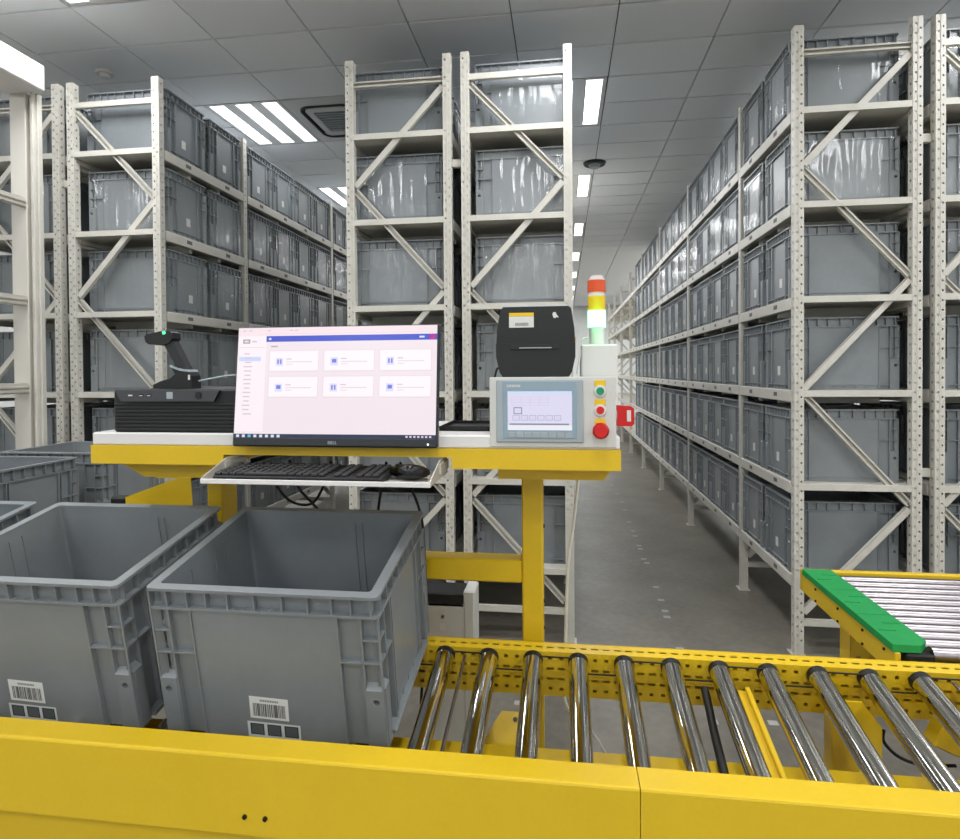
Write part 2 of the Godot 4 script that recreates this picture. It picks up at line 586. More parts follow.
func is_light_cell(i: int, j: int) -> bool:
	if not (i in [-4, 0, 4, 8, 12]): return false
	if -(3.4741 + 0.4197 * (j - posmod(j - 2, 5))) > 6.9: return false
	return posmod(j - 2, 5) < 2

# ------------------------------------------------------------------ totes
# w along x, d along z; base at y = 0
func build_bin_meshes() -> void:
	bin_parts.tote = tote_meshes(0.526, 0.433, 0.369, false)
	bin_parts.rack = tote_meshes(0.53, 0.405, 0.375, true)

func tote_meshes(w: float, d: float, h: float, full_ledge: bool) -> Dictionary:
	var o := {}
	var inset := 0.017
	var th := 0.0035
	var r := 0.012
	var lower := h - 0.048
	# shell: outer and inner skins, floor, smooth centre panels
	var st := mb()
	var a := rrect(w - 2 * inset, d - 2 * inset, r)
	var b := rrect(w - 2 * inset - 2 * th, d - 2 * inset - 2 * th, r - th)
	ring(st, a, b, 0.0, h)
	box(st, Vector3(-w / 2 + inset + th, 0.004, -d / 2 + inset + th), Vector3(w / 2 - inset - th, 0.012, d / 2 - inset - th))
	for s in [-1, 1]:
		box(st, Vector3(-w / 2 + 0.095, 0.0, s * (d / 2 - inset - 0.001)), Vector3(w / 2 - 0.095, lower, s * (d / 2 - inset + 0.009)))
		box(st, Vector3(s * (w / 2 - inset - 0.001), 0.0, -0.26 * d), Vector3(s * (w / 2 - inset + 0.006), lower, 0.26 * d))
		for f in [-0.26, 0.26]:
			box(st, Vector3(s * (w / 2 - inset), 0.02, f * d - 0.004), Vector3(s * (w / 2 - 0.004), lower, f * d + 0.004))
		for f in [0.07, 0.09]:
			box(st, Vector3(f - 0.0015, 0.012, s * (d / 2 - inset - th)), Vector3(f + 0.0015, h - 0.03, s * (d / 2 - inset - th - 0.003)))
		for f in [-0.06, -0.02, 0.08]:
			box(st, Vector3(s * (w / 2 - inset - th), 0.012, f - 0.0015), Vector3(s * (w / 2 - inset - th - 0.003), h - 0.03, f + 0.0015))
	o.shell = st.commit()
	# rim: two ledges joined by short ribs
	st = mb()
	var oo := rrect(w, d, 0.013)
	ring(st, oo, rrect(w - 2 * inset - 2 * th - 0.003, d - 2 * inset - 2 * th - 0.003, r - th), h - 0.006, h + 0.001)
	ring(st, rrect(w - 0.004, d - 0.004, 0.012), rrect(w - 2 * inset - 0.004, d - 2 * inset - 0.004, r), lower - 0.003, lower + 0.003)
	for s in [-1, 1]:
		for x in [-0.492, -0.415, -0.325, -0.24, -0.145, -0.03, 0.09, 0.2, 0.3, 0.38, 0.46]:
			box(st, Vector3(x * w - 0.002, lower, s * (d / 2 - inset)), Vector3(x * w + 0.002, h - 0.003, s * (d / 2 - 0.004)))
		for k in 9:
			var z := -0.44 * d + 0.11 * d * k
			box(st, Vector3(s * (w / 2 - inset), lower, z - 0.002), Vector3(s * (w / 2 - 0.004), h - 0.003, z + 0.002))
		# wavy grip lip in the middle of the long side
		for k in 6:
			var x2 := -0.12 * w + 0.04 * w * k
			cyl(st, Vector3(x2, lower - 0.001, s * (d / 2 - inset)), Vector3(x2, lower - 0.001, s * (d / 2 - 0.005)), 0.006, 0.006, 8)
	o.rim = st.commit()
	# base ledge with slots
	st = mb()
	if full_ledge:
		ring(st, rrect(w - 0.006, d - 0.006, 0.012), rrect(w - 2 * inset - 0.004, d - 2 * inset - 0.004, r), 0.022, 0.026)
		ring(st, rrect(w - 0.014, d - 0.014, 0.012), rrect(w - 2 * inset - 0.004, d - 2 * inset - 0.004, r), 0.0, 0.004)
	else:
		for s in [-1, 1]:
			bevel(st, Vector3(s * (w / 2 - inset - 0.002), 0.0, -d / 2 + 0.05), Vector3(s * (w / 2 + 0.004), 0.012, d / 2 - 0.05), 0.002)
	for s in [-1, 1]:
		for k in 7:
			if not full_ledge: continue
			box(st, Vector3((-0.3 + 0.1 * k) * w - 0.002, 0.0, s * (d / 2 - inset)), Vector3((-0.3 + 0.1 * k) * w + 0.002, 0.024, s * (d / 2 - 0.008)))
		for k in 5:
			box(st, Vector3(s * (w / 2 - inset), 0.0, (-0.24 + 0.12 * k) * d - 0.002), Vector3(s * (w / 2 - 0.008), 0.024, (-0.24 + 0.12 * k) * d + 0.002))
	o.base = st.commit()
	# corner frames and feet
	o.corner = []
	o.foot = []
	for sx in [-1, 1]:
		for sz in [-1, 1]:
			var f := Transform3D(Basis(Vector3(sx, 0, 0), Vector3(0, 1, 0), Vector3(0, 0, sz)), Vector3(sx * w / 2, 0, sz * d / 2))
			st = mb()
			for x in [-0.044, -0.096]:
				box(st, Vector3(x - 0.002, 0.0, -inset - 0.001), Vector3(x + 0.002, lower, -0.004), f)
			for z in [-0.044, -0.09]:
				box(st, Vector3(-inset - 0.001, 0.0, z - 0.002), Vector3(-0.004, lower, z + 0.002), f)
			box(st, Vector3(-0.0065, 0.0, -0.0065), Vector3(-0.0025, lower, -0.0025), f)
			box(st, Vector3(-0.002, 0.0, -0.0008), Vector3(0.018, lower, 0.0008), f * Transform3D(Basis(Vector3.UP, PI * 0.75), Vector3(-0.005, 0, -0.005)))
			for y in [h - 0.105, h - 0.16]:
				var reach := 0.044 if y > h - 0.12 else 0.096
				box(st, Vector3(-reach, y, -inset - 0.001), Vector3(-0.005, y + 0.004, -0.004), f)
				box(st, Vector3(-inset - 0.001, y + 0.0002, -minf(reach, 0.09)), Vector3(-0.004, y + 0.0042, -0.006), f)
			o.corner.append(st.commit())
			st = mb()
			o.foot.append(foot_mesh(st, f, h - 0.222))
	return o

# an L-shaped foot column with a sloped shoulder and a round hole in its long face
func foot_mesh(st: SurfaceTool, f: Transform3D, top: float) -> ArrayMesh:
	var zf := -0.002
	box(st, Vector3(-0.0175, 0, -0.040), Vector3(-0.002, top, -0.016), f)
	prism(st, PackedVector2Array([Vector2(-0.002, top), Vector2(-0.0175, top + 0.012), Vector2(-0.0175, top)]), 0.03, f * Transform3D(Basis.IDENTITY, Vector3(0, 0, -0.04)))
	# front plate with hole
	var c := Vector2(-0.021, top - 0.028)
	var x0 := -0.042
	var x1 := -0.004
	var out := f.basis * Vector3(0, 0, 1)
	quad(st, f * Vector3(x0, 0, zf), f * Vector3(x1, 0, zf), f * Vector3(x1, c.y - 0.015, zf), f * Vector3(x0, c.y - 0.015, zf), out)
	quad(st, f * Vector3(x0, c.y + 0.015, zf), f * Vector3(x1, c.y + 0.015, zf), f * Vector3(x1, top, zf), f * Vector3(x0, top, zf), out)
	for k in 16:
		var a0 := TAU * k / 16.0
		var a1 := TAU * (k + 1) / 16.0
		var h0 := c + Vector2(cos(a0), sin(a0)) * 0.0075
		var h1 := c + Vector2(cos(a1), sin(a1)) * 0.0075
		var q0 := square_dir(a0, c, x0, x1)
		var q1 := square_dir(a1, c, x0, x1)
		if not is_equal_approx(q0.x, q1.x) and not is_equal_approx(q0.y, q1.y):
			var mid := Vector2((x0 + x1) * 0.5, c.y)
			var k0 := Vector2(x1 if (q0 + q1).x * 0.5 > mid.x else x0, c.y + (0.015 if (q0 + q1).y * 0.5 > mid.y else -0.015))
			tri(st, f * Vector3(q0.x, q0.y, zf), f * Vector3(k0.x, k0.y, zf), f * Vector3(q1.x, q1.y, zf), out)
		quad(st, f * Vector3(h0.x, h0.y, zf), f * Vector3(h1.x, h1.y, zf), f * Vector3(q1.x, q1.y, zf), f * Vector3(q0.x, q0.y, zf), out)
		quad(st, f * Vector3(h0.x, h0.y, zf), f * Vector3(h1.x, h1.y, zf), f * Vector3(h1.x, h1.y, zf - 0.0145), f * Vector3(h0.x, h0.y, zf - 0.0145), f.basis * Vector3(c.x - h0.x, c.y - h0.y, 0))
	quad(st, f * Vector3(x1, 0, zf), f * Vector3(x1, 0, -0.02), f * Vector3(x1, top, -0.02), f * Vector3(x1, top, zf), f.basis * Vector3(1, 0, 0))
	quad(st, f * Vector3(x0, 0, zf), f * Vector3(x0, 0, -0.017), f * Vector3(x0, top, -0.017), f * Vector3(x0, top, zf), f.basis * Vector3(-1, 0, 0))
	quad(st, f * Vector3(x0, top, zf), f * Vector3(x1, top, zf), f * Vector3(x1 - 0.003, top + 0.012, -0.0165), f * Vector3(x0, top + 0.012, -0.0165), f.basis * Vector3(0, 1, 1))
	return st.commit()

func square_dir(a: float, c: Vector2, x0: float, x1: float) -> Vector2:
	var d := Vector2(cos(a), sin(a))
	var k := 1.0 / maxf(absf(d.x) / ((x1 - x0) * 0.5), absf(d.y) / 0.015)
	return Vector2((x0 + x1) * 0.5, c.y) + d * k

func make_tote(m: Dictionary, plastic: Material) -> Node3D:
	var t := Node3D.new()
	part(t, "shell", m.shell, plastic)
	part(t, "rim", m.rim, plastic)
	part(t, "base_ledge", m.base, plastic)
	for k in 4:
		part(t, "corner_rib", m.corner[k], plastic)
		part(t, "foot", m.foot[k], plastic)
	return t

# a wrinkled clear film hanging over one long side of a tote
func film_mesh(key: int, w: float, h: float) -> ArrayMesh:
	var n := FastNoiseLite.new()
	n.seed = key
	n.frequency = 9.0
	var st := mb()
	var nx := 48
	var ny := 18
	var pts := []
	for j in ny + 1:
		var row := []
		for i in nx + 1:
			var x := -w / 2 + w * i / nx
			var y := h * j / ny
			row.append(Vector3(x, y, 0.0028 * n.get_noise_2d(x * 3.4, y * 0.2) + 0.0019 * n.get_noise_2d(x * 2.2 + 9.0, y * 0.6) + 0.003))
		pts.append(row)
	for j in ny:
		for i in nx:
			var q := [pts[j][i], pts[j][i + 1], pts[j + 1][i + 1], pts[j + 1][i]]
			var ns := []
			for c in [[j, i], [j, i + 1], [j + 1, i + 1], [j + 1, i]]:
				var dx: Vector3 = pts[c[0]][mini(c[1] + 1, nx)] - pts[c[0]][maxi(c[1] - 1, 0)]
				var dy: Vector3 = pts[mini(c[0] + 1, ny)][c[1]] - pts[maxi(c[0] - 1, 0)][c[1]]
				ns.append(dx.cross(dy).normalized())
			squad(st, q, ns)
	return st.commit()

# ------------------------------------------------------------------ racks
func post_mesh() -> ArrayMesh:
	var st := mb()
	var vs := []
	var vb := []
	var y := 0.06
	while y < POST_TOP - 0.03:
		vs.append(y)
		vb.append(y + 0.024)
		y += 0.048
	vb.pop_back()
	var cols := [{"u": 0.013, "hu": 0.0036, "hv": 0.0046, "vs": vs}, {"u": 0.034, "hu": 0.0036, "hv": 0.0046, "vs": vb}]
	var w := POST_W
	var d := 0.045
	plate(st, Vector3(0, 0, 0), Vector3.RIGHT, Vector3.UP, w, POST_TOP, cols, Vector3.BACK)
	plate(st, Vector3(0, 0, -d), Vector3.RIGHT, Vector3.UP, w, POST_TOP, cols, Vector3.FORWARD)
	plate(st, Vector3(0, 0, 0), Vector3.FORWARD, Vector3.UP, d, POST_TOP, [{"u": 0.0225, "hu": 0.0042, "hv": 0.0065, "vs": vs}], Vector3.LEFT)
	plate(st, Vector3(w, 0, 0), Vector3.FORWARD, Vector3.UP, d, POST_TOP, [{"u": 0.0225, "hu": 0.0042, "hv": 0.0065, "vs": vs}], Vector3.RIGHT)
	# raised spine down the middle of the face
	box(st, Vector3(0.0215, 0.0, 0.0), Vector3(0.0255, POST_TOP, 0.0025))
	box(st, Vector3(0.001, POST_TOP - 0.02, -0.001), Vector3(w - 0.001, POST_TOP - 0.018, -d + 0.001))
	return st.commit()

# open channel from a to b in the x,y plane; the open side faces +z when open is true
func channel(st: SurfaceTool, a: Vector3, b: Vector3, w: float, open: bool) -> void:
	var dir := (b - a).normalized()
	var nrm := Vector3(-dir.y, dir.x, 0)
	var xf := Transform3D(Basis(dir, nrm, Vector3.BACK), a)
	var l := (b - a).length()
	var t := 0.0025
	var dz := 0.022
	box(st, Vector3(0, -w / 2, -dz if open else 0.0), Vector3(l, w / 2, -dz + t if open else -t), xf)
	box(st, Vector3(0, -w / 2, -dz), Vector3(l, -w / 2 + t, 0), xf)
	box(st, Vector3(0, w / 2 - t, -dz), Vector3(l, w / 2, 0), xf)
	if open:
		box(st, Vector3(0, -w / 2, -t), Vector3(l, -w / 2 + 0.009, 0), xf)
		box(st, Vector3(0, w / 2 - 0.009, -t), Vector3(l, w / 2, 0), xf)

var post_shared: ArrayMesh
var brace_cache := {}

func frame_braces(parent: Node3D, x0: float, z: float, high_right: bool) -> void:
	var nodes := [3.055, 2.505, 1.93, 1.36, 0.78, 0.21]
	var l := POST_W
	var r := FRAME_W - POST_W
	if not brace_cache.has(high_right):
		var out := []
		var st := mb()
		channel(st, Vector3(l - 0.01, 3.085, 0), Vector3(r + 0.01, 3.085, 0), 0.034, high_right)
		out.append(st.commit())
		st = mb()
		channel(st, Vector3(l - 0.01, 0.17, 0), Vector3(r + 0.01, 0.17, 0), 0.034, false)
		out.append(st.commit())
		for k in 5:
			var right: bool = high_right == (k % 2 == 0)
			st = mb()
			var xa := r - 0.004 if right else l + 0.004
			var xb := l + 0.004 if right else r - 0.004
			channel(st, Vector3(xa, nodes[k] - 0.012, 0), Vector3(xb, nodes[k + 1] + 0.012, 0), 0.034, not right)
			out.append(st.commit())
		brace_cache[high_right] = out
	for m in brace_cache[high_right]:
		part(parent, "brace", m, M.rack, Vector3(x0, 0, z - 0.014))

# one row of shelving; face = -1 when its aisle lies to the left (low x), +1 when to the right
func rack_row(label: String, x0: float, face: int, bays: Array, high_right: bool) -> void:
	var t := thing("storage_rack", label, "rack", Vector3(x0, 0, -RACK_Z), "rows of white steel shelving racks")
	var z := 0.0
	var foot := mb()
	box(foot, Vector3(-0.012, 0, 0.012), Vector3(POST_W + 0.012, 0.006, -0.075))
	var foot_mesh2 := foot.commit()
	for k in bays.size() + 1:
		for x in [0.0, FRAME_W - POST_W]:
			part(t, "post", post_shared, M.rack, Vector3(x, 0, z))
			part(t, "base_plate", foot_mesh2, M.rack, Vector3(x, 0, z))
		frame_braces(t, 0.0, z, high_right)
		if k < bays.size(): z -= bays[k]
	z = 0.0
	var beams := {}
	for k in bays.size():
		var b: float = bays[k]
		if not beams.has(b):
			var st := mb()
			bevel(st, Vector3(0, -0.045, -0.06), Vector3(0.036, 0.0155, -b), 0.003)
			var bm := st.commit()
			st = mb()
			box(st, Vector3(0.037, -0.016, -0.002), Vector3(FRAME_W - 0.037, 0.016, -b - 0.058))
			box(st, Vector3(0.037, -0.066, -0.35 * b), Vector3(FRAME_W - 0.037, -0.016, -0.35 * b - 0.03))
			box(st, Vector3(0.037, -0.066, -0.7 * b), Vector3(FRAME_W - 0.037, -0.016, -0.7 * b - 0.03))
			var dm := st.commit()
			st = mb()
			box(st, Vector3(0, -0.011, -0.026), Vector3(0.0012, 0.011, 0.026))
			beams[b] = [bm, dm, st.commit()]
		for s in SHELVES:
			part(t, "beam", beams[b][0], M.rack, Vector3(0.0, s, z))
			part(t, "beam", beams[b][0], M.rack, Vector3(FRAME_W - 0.036, s, z))
			part(t, "deck", beams[b][1], M.rack, Vector3(0, s, z))
			var n := 2 if b < 1.2 else 4
			for i in n:
				if z < -7.0: continue
				var lz: float = z - 0.06 - (b - 0.06) * (i + 0.5) / n
				part(t, "shelf_label", beams[b][2], M.shelf_tag, Vector3(-0.0012 if face < 0 else FRAME_W, s - 0.012, lz))
		z -= b

func spacers(t_label: String, xa: float, xb: float) -> void:
	for y in [2.625, 0.95]:
		var st := mb()
		bevel(st, Vector3(xa, y - 0.022, -0.03), Vector3(xb, y + 0.022, -0.055), 0.003)
		var o := thing("row_spacer", "short white steel %s spacer bar joining %s" % ["upper" if y > 2 else "lower", t_label], "spacer", Vector3(0, 0, -RACK_Z), "spacers between back-to-back racks")
		part(o, "bar", st, M.rack)

func fill_rack(where: String, x0: float, face: int, bays: Array, counts: Array, film_levels: Array) -> void:
	var group := "grey bins on %s" % where
	for lv in SHELVES.size():
		var z := 0.0
		var n := 0
		for k in bays.size():
			var b: float = bays[k]
			var slots := 2 if b < 1.2 else 4
			for i in slots:
				if i >= counts[k]: continue
				var pitch := (b - 0.062) / slots
				var t := make_tote(bin_parts.rack, M.bin[rng.randi() % 3])
				t.name = numbered("storage_bin")
				add_child(t)
				var lz := z - 0.061 - pitch * (i + 0.5)
				var off := 0.272 + 0.004 * rng.randf_range(-1, 1)
				t.position = Vector3(x0 + off if face < 0 else x0 + FRAME_W - off, SHELVES[lv] + 0.0172, -RACK_Z + lz)
				t.rotation.y = rng.randf_range(-0.006, 0.006)
				tag(t, "grey bin on the %s shelf of %s, %s from the front" % [LEVEL[lv], where, ORD[n]], "bin", group)
				var lm := label_small
				part(t, "code_label", lm, M.paper, Vector3(face * (0.265 - 0.0104), 0.10, rng.randf_range(-0.03, 0.03)))
				if n == 0 and lv in film_levels:
					part(t, "clear_film", films[(lv + int(absf(x0) * 7)) % films.size()], M.film, Vector3(0, 0.03, 0.2035))
				if n < 10 and lv in film_levels and (n * 5 + lv * 3) % 4 != 0:
					var fm := part(t, "clear_film", side_films[(lv + n) % side_films.size()], M.side_film, Vector3(face * 0.266, 0.03, 0))
					fm.rotation.y = face * PI / 2
				n += 1
			z -= b

var films := []
var side_films := []
var label_small: ArrayMesh

func build_racks() -> void:
	post_shared = post_mesh()
	for k in 4:
		films.append(film_mesh(50 + k * 3, 0.46, 0.30))
		side_films.append(film_mesh(70 + k * 3, 0.34, 0.30))
	var st := mb()
	box(st, Vector3(-0.0006, -0.025, -0.02), Vector3(0.0006, 0.025, 0.02))
	label_small = st.commit()
	var long := [BAY_A, BAY_B, BAY_B, BAY_B, BAY_B, BAY_B, BAY_B, BAY_B]
	rack_row("long white steel shelving rack lining the right side of the main aisle", 1.1678, -1, long, true)
	rack_row("white steel rack at the right edge, behind the main aisle rack", 1.8252, 1, [BAY_A, BAY_B], false)
	rack_row("white steel rack behind the printer and control box, left of the main aisle", -0.548, 1, [BAY_A, BAY_B, BAY_B], false)
	rack_row("white steel rack rising behind the computer monitor", -1.2021, -1, [BAY_A, BAY_B, BAY_B], true)
	rack_row("white steel rack behind the barcode scanner, along the left aisle", -2.9375, 1, [BAY_A, BAY_B, BAY_B], false)
	rack_row("white steel rack at the left edge, behind the lift column", -3.5905, -1, [BAY_A, BAY_B], true)
	spacers("the two right-hand racks", 1.7678, 1.8252)
	spacers("the two middle racks", -0.6021, -0.548)
	spacers("the two left-hand racks", -2.9905, -2.9375)
	fill_rack("the right aisle rack", 1.1678, -1, long, [2, 4, 4, 4, 2, 0, 0, 0], [4, 5])
	fill_rack("the right edge rack", 1.8252, 1, [BAY_A], [2], [3, 4, 5])
	fill_rack("the rack behind the printer", -0.548, 1, [BAY_A, BAY_B], [2, 4], [3, 4, 5])
	fill_rack("the rack behind the monitor", -1.2021, -1, [BAY_A, BAY_B], [2, 4], [3, 4, 5])
	fill_rack("the rack behind the scanner", -2.9375, 1, [BAY_A, BAY_B, BAY_B], [2, 4, 4], [2, 3, 4])
	fill_rack("the left edge rack", -3.5905, -1, [BAY_A], [2], [4])

# ------------------------------------------------------------------ the roller conveyor
func build_conveyor() -> void:
	var t := thing("roller_conveyor", "yellow-framed tilted roller conveyor with bare steel rollers across the foreground", "conveyor")
	var tilt := Transform3D(Basis(Vector3.RIGHT, TILT), Vector3(0, DECK_Y - 0.001, DECK_Z))
	# rollers
	var rs := mb()
	cyl(rs, Vector3(0, -0.0267, -0.006), Vector3(0, -0.0267, 0.47), 0.0257, 0.0257, 40)
	var roller := rs.commit()
	rs = mb()
	cyl(rs, Vector3(0, -0.0267, -0.0105), Vector3(0, -0.0267, 0.005), 0.0264, 0.0264, 28)
	cyl(rs, Vector3(0, -0.0267, 0.005), Vector3(0, -0.0267, 0.008), 0.0264, 0.0258, 28)
	var cap := rs.commit()
	for k in range(-14, 15):
		var x := -0.328 + 0.121 * k
		var o := part(t, "roller", roller, M.steel)
		o.transform = tilt * Transform3D(Basis.IDENTITY, Vector3(x, 0, 0))
		part(o, "end_cap", cap, M.rubber)
	# thin shafts lying between some rollers
	for x in [-0.272, 0.952]:
		var s := mb()
		cyl(s, Vector3(x, -0.02, 0.0), Vector3(x, -0.02, 0.47), 0.0045, 0.0045, 10)
		part(t, "shaft", s, M.zinc).transform = tilt
	# drive belts along the far rail
	for k in range(-14, 14):
		var x := -0.328 + 0.121 * k
		var s := mb()
		if k % 2 == 0:
			cyl(s, Vector3(x, -0.008, 0.004), Vector3(x + 0.121, -0.008, 0.004), 0.0022, 0.0022, 6)
		else:
			cyl(s, Vector3(x, -0.05, 0.008), Vector3(x + 0.121, -0.05, 0.008), 0.0022, 0.0022, 6)
		part(t, "drive_belt", s, M.rubber).transform = tilt
	# far rail: perforated face, slotted top flange
	var xs0 := -2.05
	var xs1 := 1.45
	var s2 := mb()
	var rows := []
	var round_vs := []
	var slot_vs := []
	var x2 := 0.03
	while x2 < xs1 - xs0 - 0.03:
		round_vs.append(x2)
		slot_vs.append(x2)
		x2 += 0.03
	for r in [[0.02, 0.005, 0.005], [0.052, 0.0042, 0.0095], [0.083, 0.0042, 0.0095], [0.114, 0.005, 0.005]]:
		rows.append({"u": r[0], "hu": r[1], "hv": r[2], "vs": round_vs})
	plate(s2, Vector3(xs0, -0.004, -0.012), Vector3.DOWN, Vector3.RIGHT, 0.136, xs1 - xs0, rows, Vector3.BACK)
	plate(s2, Vector3(xs0, -0.004, -0.0145), Vector3.DOWN, Vector3.RIGHT, 0.136, xs1 - xs0, rows, Vector3.FORWARD)
	plate(s2, Vector3(xs0, -0.004, -0.012), Vector3.FORWARD, Vector3.RIGHT, 0.042, xs1 - xs0, [{"u": 0.02, "hu": 0.003, "hv": 0.009, "vs": slot_vs}], Vector3.UP)
	plate(s2, Vector3(xs0, -0.0065, -0.012), Vector3.FORWARD, Vector3.RIGHT, 0.042, xs1 - xs0, [{"u": 0.02, "hu": 0.003, "hv": 0.009, "vs": slot_vs}], Vector3.DOWN)
	box(s2, Vector3(xs0, -0.004, -0.0515), Vector3(xs1, -0.14, -0.054))
	box(s2, Vector3(xs0, -0.14, -0.0145), Vector3(xs1, -0.137, -0.054))
	part(t, "far_rail", s2, M.yellow).transform = tilt
	# near rail inside the cover
	s2 = mb()
	bevel(s2, Vector3(xs0, -0.004, 0.472), Vector3(xs1, -0.14, 0.476), 0.001)
	part(t, "near_rail", s2, M.yellow).transform = tilt
	# long members under the rollers
	s2 = mb()
	bevel(s2, Vector3(xs0, 0.52, -1.36), Vector3(xs1, 0.58, -1.45), 0.004)
	part(t, "lower_beam", s2, M.yellow)
	# front cover: two folded panels meeting at a seam
	for c in [[-2.05, 0.1303], [0.1319, 1.45]]:
		s2 = mb()
		var prof := PackedVector2Array([Vector2(0, 0.735), Vector2(0.056, 0.735), Vector2(0.0595, 0.7335), Vector2(0.061, 0.730), Vector2(0.061, 0.58), Vector2(0.058, 0.578), Vector2(0.02, 0.578), Vector2(0.02, 0.581), Vector2(0.056, 0.582), Vector2(0.056, 0.731), Vector2(0.003, 0.731), Vector2(0.003, 0.66), Vector2(0, 0.66)])
		prism(s2, prof, c[1] - c[0], Transform3D(Basis(Vector3(0, 0, 1), Vector3(0, 1, 0), Vector3(1, 0, 0)), Vector3(c[0], 0, -1.161)))
		part(t, "front_cover", s2, M.yellow)
	s2 = mb()
	bevel(s2, Vector3(-2.05, 0.40, -1.16), Vector3(1.45, 0.60, -1.13), 0.003)
	part(t, "inner_apron", s2, M.yellow)
	for x in [-0.617, -0.575]:
		s2 = mb()
		cyl(s2, Vector3(x, 0.616, -1.10), Vector3(x, 0.616, -1.0965), 0.0052, 0.0042, 12)
		part(t, "bolt", s2, M.blackgloss)
	# legs and cross members
	for x in [-1.9, -0.95, 0.66, 1.35]:
		for z in [-1.62, -1.24]:
			s2 = mb()
			bevel(s2, Vector3(x, 0, z), Vector3(x + 0.07, 0.56 if z > -1.5 else 0.6, z - 0.05), 0.004)
			part(t, "leg", s2, M.yellow)
	# gusset on the right-hand leg, facing the picker
	s2 = mb()
	prism(s2, PackedVector2Array([Vector2(0.655, 0.66), Vector2(0.72, 0.66), Vector2(0.765, 0.60), Vector2(0.765, 0.52), Vector2(0.735, 0.52), Vector2(0.655, 0.62)]), 0.005, Transform3D(Basis.IDENTITY, Vector3(0, 0, -1.60)))
	part(t, "gusset", s2, M.yellow)
	# sloping strut between the rails
	s2 = mb()
	bevel(s2, Vector3(-0.02, -0.008, 0), Vector3(0.02, 0.0, 0.4), 0.002)
	bevel(s2, Vector3(-0.02, -0.001, 0), Vector3(-0.012, 0.012, 0.4), 0.002)
	bevel(s2, Vector3(0.008, -0.001, 0), Vector3(0.02, 0.012, 0.4), 0.002)
	part(t, "strut", s2, M.yellow).transform = Transform3D(Basis(Vector3.RIGHT, TILT + 0.02), Vector3(0.447, 0.655, -1.63))
	# motor bracket with two holes, under the second roller
	var br := Transform3D(Basis(Vector3.RIGHT, -0.5), Vector3(-0.165, 0.53, -1.56))
	s2 = mb()
	prism(s2, PackedVector2Array([Vector2(-0.035, -0.08), Vector2(0.05, -0.08), Vector2(0.05, 0.06), Vector2(0.0, 0.06), Vector2(-0.02, 0.03), Vector2(-0.035, 0.0)]), 0.004)
	box(s2, Vector3(-0.035, -0.08, 0), Vector3(-0.031, 0.0, -0.06))
	box(s2, Vector3(-0.085, -0.02, -0.01), Vector3(-0.035, 0.0, -0.05))
	box(s2, Vector3(-0.085, 0.0, -0.01), Vector3(-0.081, 0.045, -0.05))
	part(t, "motor_bracket", s2, M.yellow).transform = br
	for q in [[-0.012, -0.045, 0.009], [0.036, 0.042, 0.006]]:
		s2 = mb()
		cyl(s2, Vector3(q[0], q[1], 0.004), Vector3(q[0], q[1], 0.009), q[2], q[2] * 0.9, 14)
		part(t, "bolt", s2, M.blackgloss).transform = br
	s2 = mb()
	bevel(s2, Vector3(-0.05, -0.03, 0), Vector3(0.06, 0.03, -0.05), 0.004, Transform3D(Basis(Vector3.BACK, -0.4), Vector3(0.93, 0.58, -1.58)))
	part(t, "motor_bracket", s2, M.yellow)
	# cables underneath
	var cb := mb()
	tube(cb, [Vector3(0.352, 0.665, -1.61), Vector3(0.353, 0.635, -1.56), Vector3(0.349, 0.62, -1.50), Vector3(0.343, 0.612, -1.42), Vector3(0.338, 0.606, -1.36), Vector3(0.336, 0.57, -1.325), Vector3(0.334, 0.50, -1.30), Vector3(0.33, 0.25, -1.29), Vector3(0.3, 0.02, -1.29)], 0.010)
	tag(part(self, numbered("cable"), cb, M.rubber), "thick black cable hanging below the rollers", "cable")
	cb = mb()
	tube(cb, [Vector3(0.80, 0.56, -1.66), Vector3(0.80, 0.53, -1.66), Vector3(0.83, 0.50, -1.65), Vector3(0.88, 0.49, -1.64), Vector3(0.95, 0.50, -1.63)], 0.004)
	tag(part(self, numbered("cable"), cb, M.rubber), "thin black cable looping beneath the rollers at right", "cable")
	cb = mb()
	tube(cb, [Vector3(0.045, 1.232, -1.87), Vector3(0.042, 1.15, -1.87), Vector3(0.03, 1.03, -1.87), Vector3(0.012, 0.90, -1.87), Vector3(0.002, 0.65, -1.86), Vector3(0.0, 0.50, -1.8), Vector3(0.07, 0.43, -1.8), Vector3(0.14, 0.30, -1.8), Vector3(0.16, 0.01, -1.8)], 0.005)
	tag(part(self, numbered("cable"), cb, M.cable_white), "thin white cable hanging beside the yellow desk post", "cable")

